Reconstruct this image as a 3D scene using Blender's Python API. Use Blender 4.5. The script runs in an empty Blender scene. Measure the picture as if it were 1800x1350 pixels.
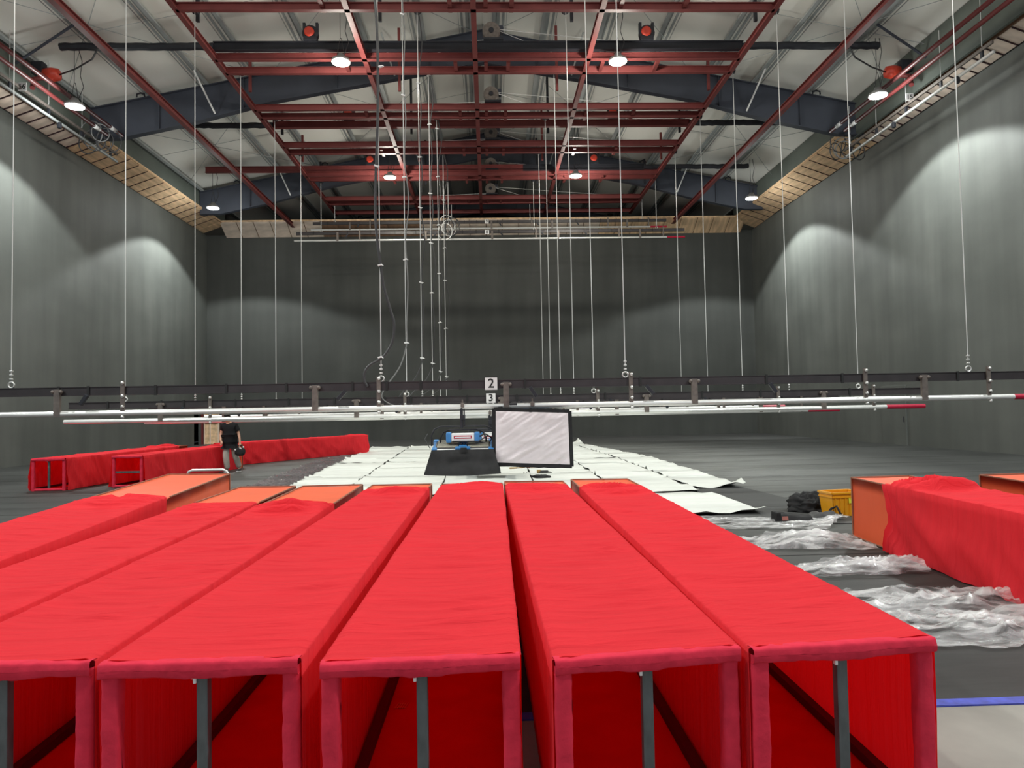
import bpy, bmesh, math, random
from math import sin, cos, pi, radians, atan2, sqrt
from mathutils import Vector, Matrix, noise
random.seed(7)
sc = bpy.context.scene
COL = sc.collection

# ------------------------------------------------------------------ camera
CAM_H = 1.70
FPX = 1250.0
def camera_basis(th, ph, ro):
    f = Vector((sin(th)*cos(ph), cos(th)*cos(ph), sin(ph)))
    r0 = Vector((cos(th), -sin(th), 0)); u0 = r0.cross(f)
    return cos(ro)*r0 - sin(ro)*u0, sin(ro)*r0 + cos(ro)*u0, f
CR, CU, CF = camera_basis(0.03266, 0.03698, 0.0185)
cam = bpy.data.cameras.new('camera'); camo = bpy.data.objects.new('camera', cam); COL.objects.link(camo)
cam.sensor_fit = 'HORIZONTAL'; cam.sensor_width = 36.0; cam.lens = 36.0*FPX/1800.0
cam.clip_start = 0.05; cam.clip_end = 300
m = Matrix((CR, CU, -CF)).transposed().to_4x4(); m.translation = (0, 0, CAM_H)
camo.matrix_world = m
sc.camera = camo

# ------------------------------------------------------------------ world, lamps out of frame, exposure
w = bpy.data.worlds.new('world'); sc.world = w; w.use_nodes = True
bg = w.node_tree.nodes['Background']
bg.inputs[0].default_value = (0.80, 0.90, 1.0, 1); bg.inputs[1].default_value = 0.55
sc.view_settings.view_transform = 'Standard'; sc.view_settings.look = 'None'
sc.view_settings.exposure = 0.0; sc.view_settings.gamma = 1.0
sc.view_settings.use_curve_mapping = False

LAMP_SPOT = {True: 4800.0, False: 1150.0}     # wide-beam lamps along the walls / lamps over the middle
LAMP_OMNI = {True: 300.0, False: 680.0}
LAMP_CONE = {True: (radians(127), 0.14), False: (radians(158), 0.95)}
COOL = (0.95, 1.0, 0.97); WARM = (1.0, 0.97, 0.86)
def lamp_lights(loc, col, parent=None, dim=1.0):
    wide = col == COOL
    for kind, p in (('SPOT', LAMP_SPOT[wide]), ('POINT', LAMP_OMNI[wide])):
        l = bpy.data.lights.new('lamp_beam' if kind == 'SPOT' else 'lamp_glow', kind)
        l.energy = p*dim; l.color = col; l.shadow_soft_size = 0.28
        if kind == 'SPOT':
            l.spot_size, l.spot_blend = LAMP_CONE[wide]
        o = bpy.data.objects.new(l.name, l); COL.objects.link(o)
        if parent:
            o.parent = parent; o.location = (0, 0, -0.10 if kind == 'SPOT' else -0.16)
        else:
            o.location = loc
LAMP_Y = (24.0, 36.0)
LAMP_X = ((-14.3, 12.63, COOL), (-4.85, 13.7, WARM), (4.65, 13.7, WARM), (14.0, 12.66, COOL))
for y in (12.0, 0.0):                      # the two nearer rows of the hall's own lamps, above the frame
    for x, z, c in LAMP_X:
        lamp_lights((x, y+(.8 if c == COOL else 0), z), c, None, .68)

# ------------------------------------------------------------------ materials
def new_mat(name):
    m = bpy.data.materials.new(name); m.use_nodes = True
    nt = m.node_tree; b = nt.nodes['Principled BSDF']
    return m, nt, b
def plain(name, col, rough=0.6, metal=0.0, spec=0.5, var=0.0, scale=8.0, bump=0.0):
    m, nt, b = new_mat(name)
    b.inputs['Base Color'].default_value = (*col, 1); b.inputs['Roughness'].default_value = rough
    b.inputs['Metallic'].default_value = metal; b.inputs['Specular IOR Level'].default_value = spec
    if var or bump:
        tc = nt.nodes.new('ShaderNodeTexCoord'); n = nt.nodes.new('ShaderNodeTexNoise')
        n.inputs['Scale'].default_value = scale; n.inputs['Detail'].default_value = 6
        nt.links.new(tc.outputs['Object'], n.inputs['Vector'])
        if var:
            r = nt.nodes.new('ShaderNodeValToRGB')
            r.color_ramp.elements[0].position = .3; r.color_ramp.elements[1].position = .7
            r.color_ramp.elements[0].color = (*[c*(1-var) for c in col], 1)
            r.color_ramp.elements[1].color = (*[min(1, c*(1+var)) for c in col], 1)
            nt.links.new(n.outputs['Fac'], r.inputs[0]); nt.links.new(r.outputs[0], b.inputs['Base Color'])
        if bump:
            bp = nt.nodes.new('ShaderNodeBump'); bp.inputs['Strength'].default_value = bump
            bp.inputs['Distance'].default_value = 0.02
            nt.links.new(n.outputs['Fac'], bp.inputs['Height']); nt.links.new(bp.outputs[0], b.inputs['Normal'])
    return m
def stretch_mat(name, col, var, scl, rough=0.6, rough_var=0.0, spec=0.5, coord='Object', bump=0.0, dist=0.02, trans=0.0, tcol=None, detail=5):
    """procedural colour/relief noise stretched by scl=(x,y,z)"""
    m, nt, b = new_mat(name)
    tc = nt.nodes.new('ShaderNodeTexCoord'); mp = nt.nodes.new('ShaderNodeMapping')
    mp.inputs['Scale'].default_value = scl
    n = nt.nodes.new('ShaderNodeTexNoise'); n.inputs['Scale'].default_value = 1.0; n.inputs['Detail'].default_value = detail
    nt.links.new(tc.outputs[coord], mp.inputs[0]); nt.links.new(mp.outputs[0], n.inputs['Vector'])
    r = nt.nodes.new('ShaderNodeValToRGB')
    r.color_ramp.elements[0].position = .32; r.color_ramp.elements[1].position = .68
    r.color_ramp.elements[0].color = (*[c*(1-var) for c in col], 1)
    r.color_ramp.elements[1].color = (*[min(1, c*(1+var)) for c in col], 1)
    nt.links.new(n.outputs['Fac'], r.inputs[0]); nt.links.new(r.outputs[0], b.inputs['Base Color'])
    b.inputs['Roughness'].default_value = rough; b.inputs['Specular IOR Level'].default_value = spec
    if rough_var:
        mr = nt.nodes.new('ShaderNodeMapRange')
        mr.inputs['To Min'].default_value = rough-rough_var; mr.inputs['To Max'].default_value = rough+rough_var
        nt.links.new(n.outputs['Fac'], mr.inputs['Value']); nt.links.new(mr.outputs[0], b.inputs['Roughness'])
    if bump:
        bp = nt.nodes.new('ShaderNodeBump'); bp.inputs['Strength'].default_value = bump; bp.inputs['Distance'].default_value = dist
        nt.links.new(n.outputs['Fac'], bp.inputs['Height']); nt.links.new(bp.outputs[0], b.inputs['Normal'])
    if trans:
        t = nt.nodes.new('ShaderNodeBsdfTranslucent'); t.inputs[0].default_value = (*(tcol or col), 1)
        mx = nt.nodes.new('ShaderNodeMixShader'); mx.inputs[0].default_value = trans
        nt.links.new(b.outputs[0], mx.inputs[1]); nt.links.new(t.outputs[0], mx.inputs[2])
        nt.links.new(mx.outputs[0], nt.nodes['Material Output'].inputs[0])
    return m

RED = (0.84, 0.041, 0.055)
M = {}
M['red'] = stretch_mat('red_fabric', RED, 0.05, (0.9, 13.0, 1), rough=0.92, spec=0.12, coord='UV', bump=0.9, dist=0.045, trans=0.32, tcol=(0.85, 0.006, 0.008), detail=7)
M['red_hem'] = stretch_mat('red_hem_fabric', (0.62, 0.030, 0.060), 0.10, (14, 14, 14), rough=0.92, spec=0.12, bump=0.5, dist=0.012, detail=5)
M['base_cloth'] = plain('red_base_cloth', (0.55, 0.004, 0.006), 0.9, spec=0.1, var=0.1, scale=3)
M['orange'] = stretch_mat('orange_tarpaulin', (0.80, 0.120, 0.042), 0.05, (1.2, 2.5, 1), rough=0.55, spec=0.3, coord='UV', bump=0.25, dist=0.02, trans=0.12, tcol=(0.85, 0.10, 0.03))
M['edge'] = plain('brown_edge_trim', (0.30, 0.12, 0.07), 0.7, var=0.2, scale=6)
M['rail_dark'] = plain('dark_inner_rail', (0.035, 0.010, 0.014), 0.6, var=0.2)
M['steel_post'] = stretch_mat('grey_steel_post', (0.075, 0.085, 0.088), 0.35, (20, 20, 6), rough=0.45, rough_var=.12, spec=0.6)
M['black_wall'] = None
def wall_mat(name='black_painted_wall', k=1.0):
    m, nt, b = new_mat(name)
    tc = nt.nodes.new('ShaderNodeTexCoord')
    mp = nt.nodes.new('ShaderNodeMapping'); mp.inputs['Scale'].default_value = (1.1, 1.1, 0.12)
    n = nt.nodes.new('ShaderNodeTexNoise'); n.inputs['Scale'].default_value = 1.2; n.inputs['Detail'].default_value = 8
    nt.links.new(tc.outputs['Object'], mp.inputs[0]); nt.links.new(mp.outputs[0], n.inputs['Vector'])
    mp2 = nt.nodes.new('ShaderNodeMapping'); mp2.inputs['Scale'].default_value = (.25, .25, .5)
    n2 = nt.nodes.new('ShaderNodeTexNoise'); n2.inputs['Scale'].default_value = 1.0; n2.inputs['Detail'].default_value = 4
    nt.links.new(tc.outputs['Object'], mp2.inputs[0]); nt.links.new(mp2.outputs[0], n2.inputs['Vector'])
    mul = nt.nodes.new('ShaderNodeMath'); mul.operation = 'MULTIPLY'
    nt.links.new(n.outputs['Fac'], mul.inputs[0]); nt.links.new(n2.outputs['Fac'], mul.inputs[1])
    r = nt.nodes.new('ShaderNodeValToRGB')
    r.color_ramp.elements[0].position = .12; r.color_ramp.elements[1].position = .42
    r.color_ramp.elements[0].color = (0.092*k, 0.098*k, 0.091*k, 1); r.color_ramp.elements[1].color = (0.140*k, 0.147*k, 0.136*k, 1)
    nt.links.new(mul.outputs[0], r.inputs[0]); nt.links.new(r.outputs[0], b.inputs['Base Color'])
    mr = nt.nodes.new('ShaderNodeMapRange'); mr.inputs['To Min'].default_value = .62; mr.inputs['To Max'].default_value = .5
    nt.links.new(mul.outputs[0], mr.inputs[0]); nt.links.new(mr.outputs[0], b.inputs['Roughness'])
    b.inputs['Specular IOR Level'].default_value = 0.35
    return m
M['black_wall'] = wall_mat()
M['back_wall'] = wall_mat('black_wall_dimmed', .53)  # black wall colour scaled down, the far end's weaker light put into it
M['outer_wall'] = plain('dull_outer_wall', (0.10, 0.115, 0.10), 0.8, var=0.15, scale=.6)
M['gable'] = plain('dark_gable_wall', (0.02, 0.024, 0.034), 0.9)
M['roof'] = stretch_mat('roof_panel', (0.82, 0.81, 0.76), 0.05, (.4, .12, .4), rough=0.7, spec=0.3)
M['purlin'] = stretch_mat('galvanised_purlin', (0.34, 0.36, 0.36), 0.15, (3, .6, 3), rough=0.5, spec=0.5)
M['frame_steel'] = plain('dark_blue_grey_steel', (0.050, 0.056, 0.075), 0.55, spec=0.4, var=0.12, scale=1.0)
M['red_steel'] = plain('oxide_red_steel', (0.185, 0.042, 0.040), 0.55, spec=0.35, var=0.12, scale=2.0)
M['black_steel'] = plain('black_steel', (0.022, 0.023, 0.030), 0.5, spec=0.4, var=0.15, scale=2.0)
M['dark_beam'] = plain('dark_batten_beam', (0.040, 0.034, 0.036), 0.42, spec=0.5, var=0.2, scale=3)
M['wood'] = stretch_mat('raw_plywood', (0.72, 0.50, 0.31), 0.25, (5, .7, 5), rough=0.75, spec=0.2, coord='Object')
M['wood_pale'] = stretch_mat('pale_plywood', (0.76, 0.63, 0.53), 0.18, (1.2, 3, 1), rough=0.7, spec=0.25)
M['wood_dark'] = stretch_mat('brown_board', (0.26, 0.155, 0.10), 0.2, (4, 1, 1), rough=0.8, spec=0.2)
M['silver'] = plain('silver_painted_pipe', (0.78, 0.78, 0.76), 0.28, metal=0.35, spec=0.6, var=0.08, scale=2.5)
M['zinc'] = plain('zinc_fitting', (0.72, 0.72, 0.70), 0.35, metal=0.7)
M['cable'] = plain('steel_cable', (0.70, 0.70, 0.69), 0.45, metal=0.3)
M['black_cable'] = plain('black_rubber_cable', (0.045, 0.045, 0.048), 0.5)
M['grey_cable'] = plain('grey_rubber_cable', (0.20, 0.20, 0.20), 0.5)
M['white'] = plain('white_plastic', (0.82, 0.82, 0.82), 0.4)
M['tie'] = plain('white_cable_tie', (0.85, 0.85, 0.85), 0.5)
M['pipe_red'] = plain('red_painted_pipe_end', (0.45, 0.012, 0.045), 0.35)
M['hanger'] = plain('grey_brown_hanger', (0.16, 0.135, 0.12), 0.5, metal=0.2, var=0.25, scale=9)
M['sign'] = plain('white_sign_board', (0.84, 0.82, 0.82), 0.5)
M['ink'] = plain('black_numeral', (0.012, 0.012, 0.012), 0.6)
M['concrete'] = stretch_mat('pale_concrete', (0.27, 0.26, 0.235), 0.22, (1.3, 1.3, 1), rough=0.8, spec=0.3, detail=9, bump=.1)
M['blue_tape'] = plain('blue_floor_tape', (0.045, 0.065, 0.42), 0.6, var=0.35, scale=14)
def mat_floor(name, base, var, wear=False):
    m, nt, b = new_mat(name)
    tc = nt.nodes.new('ShaderNodeTexCoord')
    mp = nt.nodes.new('ShaderNodeMapping'); mp.inputs['Scale'].default_value = (.55, 3.2, 1)
    n = nt.nodes.new('ShaderNodeTexNoise'); n.inputs['Scale'].default_value = 1.0; n.inputs['Detail'].default_value = 9; n.inputs['Roughness'].default_value = .65
    nt.links.new(tc.outputs['Object'], mp.inputs[0]); nt.links.new(mp.outputs[0], n.inputs['Vector'])
    n2 = nt.nodes.new('ShaderNodeTexNoise'); n2.inputs['Scale'].default_value = 0.28; n2.inputs['Detail'].default_value = 5
    nt.links.new(tc.outputs['Object'], n2.inputs['Vector'])
    mx = nt.nodes.new('ShaderNodeMath'); mx.operation = 'ADD'
    nt.links.new(n.outputs['Fac'], mx.inputs[0]); nt.links.new(n2.outputs['Fac'], mx.inputs[1])
    r = nt.nodes.new('ShaderNodeValToRGB')
    r.color_ramp.elements[0].position = .72/2; r.color_ramp.elements[1].position = 1.28/2
    half = nt.nodes.new('ShaderNodeMath'); half.operation = 'MULTIPLY'; half.inputs[1].default_value = .5
    nt.links.new(mx.outputs[0], half.inputs[0]); nt.links.new(half.outputs[0], r.inputs[0])
    r.color_ramp.elements[0].color = (*[c*(1-var) for c in base], 1); r.color_ramp.elements[1].color = (*[c*(1+var) for c in base], 1)
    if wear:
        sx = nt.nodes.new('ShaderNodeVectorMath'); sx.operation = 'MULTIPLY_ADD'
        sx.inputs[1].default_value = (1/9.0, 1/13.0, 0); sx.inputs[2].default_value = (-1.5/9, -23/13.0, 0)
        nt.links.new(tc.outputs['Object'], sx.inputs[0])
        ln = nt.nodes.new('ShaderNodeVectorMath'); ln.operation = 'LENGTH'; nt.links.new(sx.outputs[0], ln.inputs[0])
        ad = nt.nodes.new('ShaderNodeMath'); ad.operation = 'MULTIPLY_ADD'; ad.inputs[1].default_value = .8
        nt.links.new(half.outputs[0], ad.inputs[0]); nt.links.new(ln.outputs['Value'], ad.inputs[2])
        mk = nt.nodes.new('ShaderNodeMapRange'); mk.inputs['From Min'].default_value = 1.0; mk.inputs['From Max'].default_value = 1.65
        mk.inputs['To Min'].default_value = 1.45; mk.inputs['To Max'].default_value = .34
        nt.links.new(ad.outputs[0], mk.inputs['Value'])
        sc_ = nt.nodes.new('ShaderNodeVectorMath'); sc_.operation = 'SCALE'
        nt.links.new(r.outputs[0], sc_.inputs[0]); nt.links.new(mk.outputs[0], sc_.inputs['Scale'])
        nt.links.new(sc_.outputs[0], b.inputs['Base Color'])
    else:
        nt.links.new(r.outputs[0], b.inputs['Base Color'])
    b.inputs['Roughness'].default_value = .6; b.inputs['Specular IOR Level'].default_value = .18
    bp = nt.nodes.new('ShaderNodeBump'); bp.inputs['Strength'].default_value = .25; bp.inputs['Distance'].default_value = .01
    nt.links.new(n.outputs['Fac'], bp.inputs['Height']); nt.links.new(bp.outputs[0], b.inputs['Normal'])
    return m
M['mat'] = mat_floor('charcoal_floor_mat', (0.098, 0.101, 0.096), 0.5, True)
M['dark_mat'] = mat_floor('dark_floor_sheet', (0.060, 0.061, 0.060), 0.2)
M['floor_base'] = plain('dark_floor_base', (0.045, 0.046, 0.045), 0.7, var=.2, scale=1)
def sheet_mat():
    m = stretch_mat('white_ground_cloth', (0.65, 0.67, 0.635), 0.05, (.7, 2.6, 1), rough=0.75, spec=0.3, bump=0.55, dist=0.05, detail=6)
    return m
M['sheet'] = sheet_mat()
def film_mat(name, opac, tint):
    m, nt, b = new_mat(name)
    b.inputs['Base Color'].default_value = (*tint, 1); b.inputs['Roughness'].default_value = .10
    b.inputs['Specular IOR Level'].default_value = .9
    tc = nt.nodes.new('ShaderNodeTexCoord'); n = nt.nodes.new('ShaderNodeTexNoise')
    mp = nt.nodes.new('ShaderNodeMapping'); mp.inputs['Scale'].default_value = (.9, 4.5, 1)
    n.inputs['Scale'].default_value = 3; n.inputs['Detail'].default_value = 7; n.inputs['Distortion'].default_value = .8
    nt.links.new(tc.outputs['Object'], mp.inputs[0]); nt.links.new(mp.outputs[0], n.inputs['Vector'])
    bp = nt.nodes.new('ShaderNodeBump'); bp.inputs['Strength'].default_value = .9; bp.inputs['Distance'].default_value = .06
    nt.links.new(n.outputs['Fac'], bp.inputs['Height']); nt.links.new(bp.outputs[0], b.inputs['Normal'])
    t = nt.nodes.new('ShaderNodeBsdfTransparent'); mx = nt.nodes.new('ShaderNodeMixShader')
    r = nt.nodes.new('ShaderNodeMapRange'); r.inputs['From Min'].default_value = .35; r.inputs['From Max'].default_value = .65
    r.inputs['To Min'].default_value = max(0, opac-.25); r.inputs['To Max'].default_value = min(1, opac+.3)
    nt.links.new(n.outputs['Fac'], r.inputs[0]); nt.links.new(r.outputs[0], mx.inputs[0])
    nt.links.new(t.outputs[0], mx.inputs[1]); nt.links.new(b.outputs[0], mx.inputs[2])
    nt.links.new(mx.outputs[0], nt.nodes['Material Output'].inputs[0])
    return m
M['film'] = film_mat('clear_plastic_film', .27, (.88, .88, .88))
M['film_dark'] = film_mat('grey_plastic_film', .42, (.20, .17, .18))
M['yellow'] = plain('amber_crate_plastic', (0.80, 0.36, 0.012), 0.35, spec=.5, var=.06, scale=5)
M['sticker'] = plain('lime_sticker', (0.72, 0.72, 0.05), 0.5)
M['black_cloth'] = stretch_mat('black_cloth', (0.022, 0.022, 0.023), 0.3, (4, 4, 4), rough=.8, spec=.25, bump=.3, dist=.03)
M['bag_grey'] = plain('charcoal_bag_cloth', (0.05, 0.05, 0.05), .7, var=.3, scale=9, bump=.3)
M['diffuser'] = stretch_mat('pale_pink_diffuser', (0.72, 0.655, 0.675), .03, (3, 3, 5), rough=.55, spec=.4, bump=.35, dist=.03)
M['blue_plastic'] = plain('blue_fixture_plastic', (0.05, 0.22, 0.52), .4, var=.1)
M['vent'] = plain('beige_vent_grille', (0.42, 0.40, 0.32), .5, var=.2, scale=40)
M['skin'] = plain('skin', (0.60, 0.33, 0.23), .55, var=.08)
M['shirt'] = plain('black_shirt', (0.014, 0.014, 0.016), .8, spec=.2)
M['trousers'] = stretch_mat('grey_trousers', (0.42, 0.41, 0.36), .2, (9, 9, 5), rough=.85, spec=.2, bump=.4)
M['hair'] = plain('black_hair', (0.012, 0.011, 0.010), .6)
M['rubber'] = plain('black_shoe', (0.02, 0.02, 0.02), .5)
M['fire_red'] = plain('red_unit_face', (0.62, 0.055, 0.028), .4, var=.1)
M['fire_pipe'] = plain('red_fire_pipe', (0.17, 0.030, 0.030), .45)
M['gold'] = plain('brass_brown', (0.42, 0.26, 0.08), .5)
M['mark'] = plain('faded_orange_mark', (0.62, 0.16, 0.06), .8)
def emit(name, col, s):
    m, nt, b = new_mat(name)
    b.inputs['Base Color'].default_value = (*col, 1)
    b.inputs['Emission Color'].default_value = (*col, 1); b.inputs['Emission Strength'].default_value = s
    return m
M['lens_cool'] = emit('cool_lamp_lens', COOL, 22); M['lens_warm'] = emit('warm_lamp_lens', (1.0, .95, .74), 22)
M['housing'] = plain('grey_lamp_housing', (0.35, 0.35, 0.35), .4, metal=.4)

# ------------------------------------------------------------------ geometry helpers
class MB:
    def __init__(self): self.v = []; self.f = []; self.uv = {}
    def add(self, vs, fs):
        o = len(self.v); self.v += [tuple(p) for p in vs]; self.f += [tuple(i+o for i in f) for f in fs]; return o
    def box(self, c, s, rot=None):
        x, y, z = s[0]/2, s[1]/2, s[2]/2
        vs = [Vector((i*x, j*y, k*z)) for k in (-1, 1) for j in (-1, 1) for i in (-1, 1)]
        if rot is not None: vs = [rot @ p for p in vs]
        c = Vector(c)
        self.add([p+c for p in vs], [(0,2,3,1),(4,5,7,6),(0,1,5,4),(2,6,7,3),(0,4,6,2),(1,3,7,5)])
    def bevel_box(self, c, s, b, rot=None):
        """box with chamfered edges (24 verts)"""
        bm = bmesh.new(); bmesh.ops.create_cube(bm, size=1)
        for v in bm.verts: v.co = Vector((v.co.x*s[0], v.co.y*s[1], v.co.z*s[2]))
        bmesh.ops.bevel(bm, geom=list(bm.edges), offset=b, segments=2, affect='EDGES', profile=.6)
        bm.verts.index_update(); c = Vector(c)
        self.add([(rot @ v.co if rot is not None else v.co)+c for v in bm.verts], [[v.index for v in f.verts] for f in bm.faces])
        bm.free()
    def frame_of(self, d, up=Vector((0, 0, 1))):
        d = d.normalized()
        if abs(d.dot(up)) > .98: up = Vector((0, 1, 0))
        a = d.cross(up).normalized(); b = a.cross(d).normalized()
        return a, b
    def bar(self, p, q, w, h, up=Vector((0, 0, 1))):
        p, q = Vector(p), Vector(q); a, b = self.frame_of(q-p, up)
        vs = [e+a*i*w/2+b*j*h/2 for e in (p, q) for i, j in ((-1,-1),(1,-1),(1,1),(-1,1))]
        self.add(vs, [(0,1,2,3)[::-1],(4,5,6,7),(0,1,5,4),(1,2,6,5),(2,3,7,6),(3,0,4,7)])
    def ibeam(self, p, q, w, h, t=0.02):
        """I-section beam between two points"""
        p, q = Vector(p), Vector(q); a, b = self.frame_of(q-p)
        W, H = w/2, h/2; k = t/2
        prof = [(-W,-H),(W,-H),(W,-H+t),(k,-H+t),(k,H-t),(W,H-t),(W,H),(-W,H),(-W,H-t),(-k,H-t),(-k,-H+t),(-W,-H+t)]
        n = len(prof)
        vs = [e+a*x+b*y for e in (p, q) for x, y in prof]
        fs = [(i, (i+1) % n, (i+1) % n+n, i+n) for i in range(n)]
        caps = [(0,1,2,11),(3,4,9,10),(5,6,7,8)]
        fs += [c[::-1] for c in caps] + [tuple(i+n for i in c) for c in caps]
        self.add(vs, fs)
    def tube(self, pts, r, n=8, closed=False, caps=True):
        pts = [Vector(p) for p in pts]; rings = []
        L = len(pts); ref = None
        for i, p in enumerate(pts):
            if closed: d = pts[(i+1) % L]-pts[i-1]
            else: d = pts[min(i+1, L-1)]-pts[max(i-1, 0)]
            if d.length < 1e-9: d = Vector((0, 0, 1))
            d.normalize()
            if ref is None:
                ref = Vector((0, 0, 1)) if abs(d.z) < .9 else Vector((1, 0, 0))
            a = (ref-d*ref.dot(d)).normalized(); ref = a; b = d.cross(a)
            rr = r[i] if isinstance(r, (list, tuple)) else r
            rings.append([p+a*cos(2*pi*k/n)*rr+b*sin(2*pi*k/n)*rr for k in range(n)])
        o = self.add([v for g in rings for v in g], [])
        for i in range(L if closed else L-1):
            A = o+i*n; B = o+((i+1) % L)*n
            for k in range(n): self.f.append((A+k, A+(k+1) % n, B+(k+1) % n, B+k))
        if caps and not closed:
            self.f.append(tuple(o+k for k in range(n))[::-1]); self.f.append(tuple(o+(L-1)*n+k for k in range(n)))
    def lathe(self, prof, c, n=24, axis='z'):
        o = len(self.v); c = Vector(c)
        for r, z in prof:
            for k in range(n):
                a = 2*pi*k/n
                p = Vector((r*cos(a), r*sin(a), z))
                if axis == 'y': p = Vector((p.x, p.z, p.y))
                if axis == 'x': p = Vector((p.z, p.x, p.y))
                self.v.append(tuple(p+c))
        for i in range(len(prof)-1):
            for k in range(n):
                self.f.append((o+i*n+k, o+i*n+(k+1) % n, o+(i+1)*n+(k+1) % n, o+(i+1)*n+k))
        self.f.append(tuple(o+k for k in range(n))[::-1]); self.f.append(tuple(o+(len(prof)-1)*n+k for k in range(n)))
    def grid(self, nu, nv, fn, uvfn=None):
        o = len(self.v)
        for j in range(nv):
            for i in range(nu):
                u, v = i/(nu-1), j/(nv-1)
                self.v.append(tuple(fn(u, v)))
                if uvfn: self.uv[o+j*nu+i] = uvfn(u, v)
        for j in range(nv-1):
            for i in range(nu-1):
                a = o+j*nu+i; self.f.append((a, a+1, a+nu+1, a+nu))
    def build(self, name, mat, parent=None, smooth=False, loc=None, off=None):
        me = bpy.data.meshes.new(name)
        vs = self.v
        if off is not None: vs = [(p[0]-off[0], p[1]-off[1], p[2]-off[2]) for p in vs]
        me.from_pydata(vs, [], self.f)
        if self.uv:
            ul = me.uv_layers.new(name='UVMap')
            for lp in me.loops: ul.data[lp.index].uv = self.uv.get(lp.vertex_index, (0, 0))
        me.materials.append(mat)
        if smooth: me.shade_smooth()
        bm = bmesh.new(); bm.from_mesh(me)
        if not self.uv: bmesh.ops.recalc_face_normals(bm, faces=bm.faces)
        bm.to_mesh(me); bm.free(); me.update()
        o = bpy.data.objects.new(name, me); COL.objects.link(o)
        if parent: o.parent = parent
        if loc is not None: o.location = loc
        return o
def thing(name, loc, label=None, cat=None, group=None, rotz=0):
    o = bpy.data.objects.new(name, None); COL.objects.link(o); o.location = loc; o.rotation_euler = (0, 0, rotz)
    o.empty_display_size = .2
    if label: o['label'] = label
    if cat: o['category'] = cat
    if group: o['group'] = group
    return o
def tag(o, label, cat, group=None):
    o['label'] = label; o['category'] = cat
    if group: o['group'] = group
    return o
def struct(o, label=None, cat=None):
    o['kind'] = 'structure'
    o['label'] = label; o['category'] = cat
    return o
def smooth_by_angle(o, ang=40):
    me = o.data; me.shade_smooth()
    try: me.set_sharp_from_angle(angle=radians(ang))
    except Exception: pass
def ray(px, py):
    return CF + CR*((px-900.0)/FPX) - CU*((py-675.0)/FPX)
def at_z(px, py, z):
    d = ray(px, py); t = (z-CAM_H)/d.z
    return Vector((0, 0, CAM_H))+d*t
def at_y(px, py, y):
    d = ray(px, py); return Vector((0, 0, CAM_H))+d*(y/d.y)
def sub(o, parent):            # keep helper short: parent with identity
    o.parent = parent; return o
def text_mesh(s, size, mat, parent, loc, rot, name='numeral', depth=.004, bold=True):
    cu = bpy.data.curves.new('t', 'FONT'); cu.body = s; cu.size = size; cu.align_x = 'CENTER'; cu.align_y = 'CENTER'
    cu.extrude = depth; cu.offset = .012*size if bold else 0; cu.resolution_u = 3
    t = bpy.data.objects.new('t', cu); COL.objects.link(t)
    dg = bpy.context.evaluated_depsgraph_get(); dg.update()
    me = bpy.data.meshes.new_from_object(t.evaluated_get(dg)); me.name = name
    bpy.data.objects.remove(t); bpy.data.curves.remove(cu)
    me.materials.clear(); me.materials.append(mat)
    o = bpy.data.objects.new(name, me); COL.objects.link(o); o.parent = parent; o.location = loc; o.rotation_euler = rot
    return o

# ------------------------------------------------------------------ setting: floor, walls, roof
XL, XR, YB, ZW = -17.2, 16.75, 44.0, 12.8
b = MB(); b.box((0, 20, -.13), (44, 66, .2)); fl = b.build('floor', M['floor_base'])
struct(fl, 'dark studio floor of charcoal mats with a pale concrete strip in front', 'floor')
b = MB(); b.box((0, -2.5, -.01), (34, 13.0, .04)); b.build('concrete_strip', M['concrete'], fl)
y = 4.02; k = 0
while y < 34.2:
    d = 1.0 if y < 20 else 2.0
    b = MB(); dz = random.uniform(-.004, .004)
    b.bevel_box(((XL+XR)/2, y+d/2, -.016+dz), (XR-XL-.02, d-.012, .032), .005)
    b.build('floor_mat', M['mat'], fl); y += d
b = MB(); b.box(((XL+XR)/2, 39.3, -.02), (XR-XL-.02, 9.4, .03)); b.build('far_floor_strip', M['dark_mat'], fl)

def wall(name, x0, x1, y0, y1, z0, z1, mat, label):
    b = MB(); b.box(((x0+x1)/2, (y0+y1)/2, (z0+z1)/2), (x1-x0, y1-y0, z1-z0))
    return struct(b.build(name, mat), label, 'wall')
# left wall has a doorway near the back corner
b = MB()
for (y0, y1, z0, z1) in ((-4, 42.05, -.03, ZW), (43.4, 44.3, -.03, ZW), (42.05, 43.4, 2.15, ZW)):
    b.box((XL-.15, (y0+y1)/2, (z0+z1)/2), (.3, y1-y0, z1-z0))
wl = struct(b.build('wall_left', M['black_wall']), 'tall matt black studio wall on the left side', 'wall')
wr = wall('wall_right', XR, XR+.3, -4, YB+.3, -.03, ZW, M['black_wall'], 'tall matt black studio wall on the right side')
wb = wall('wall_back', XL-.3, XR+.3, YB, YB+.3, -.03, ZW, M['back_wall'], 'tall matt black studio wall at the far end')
b = MB(); b.box((-16.10, 18.8, 13.695), (.1, 21.5, 1.530)); b.box((-16.10, 36.75, 13.880), (.1, 14.3, 1.160))
struct(b.build('wall_upper_left', M['outer_wall']), 'dull dark bulkhead above the left plank ledge', 'wall')
b = MB(); b.box((15.65, 18.8, 13.740), (.1, 21.5, 1.620)); b.box((15.65, 36.75, 13.925), (.1, 14.3, 1.250))
struct(b.build('wall_upper_right', M['outer_wall']), 'dull dark bulkhead above the right plank ledge', 'wall')
wall('wall_outer_left', -19.6, -19.4, 8, 52, 0, 14.0, M['gable'], 'outer building wall behind the left studio wall')
wall('wall_outer_right', 19.0, 19.2, 8, 52, 0, 14.0, M['gable'], 'outer building wall behind the right studio wall')
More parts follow.
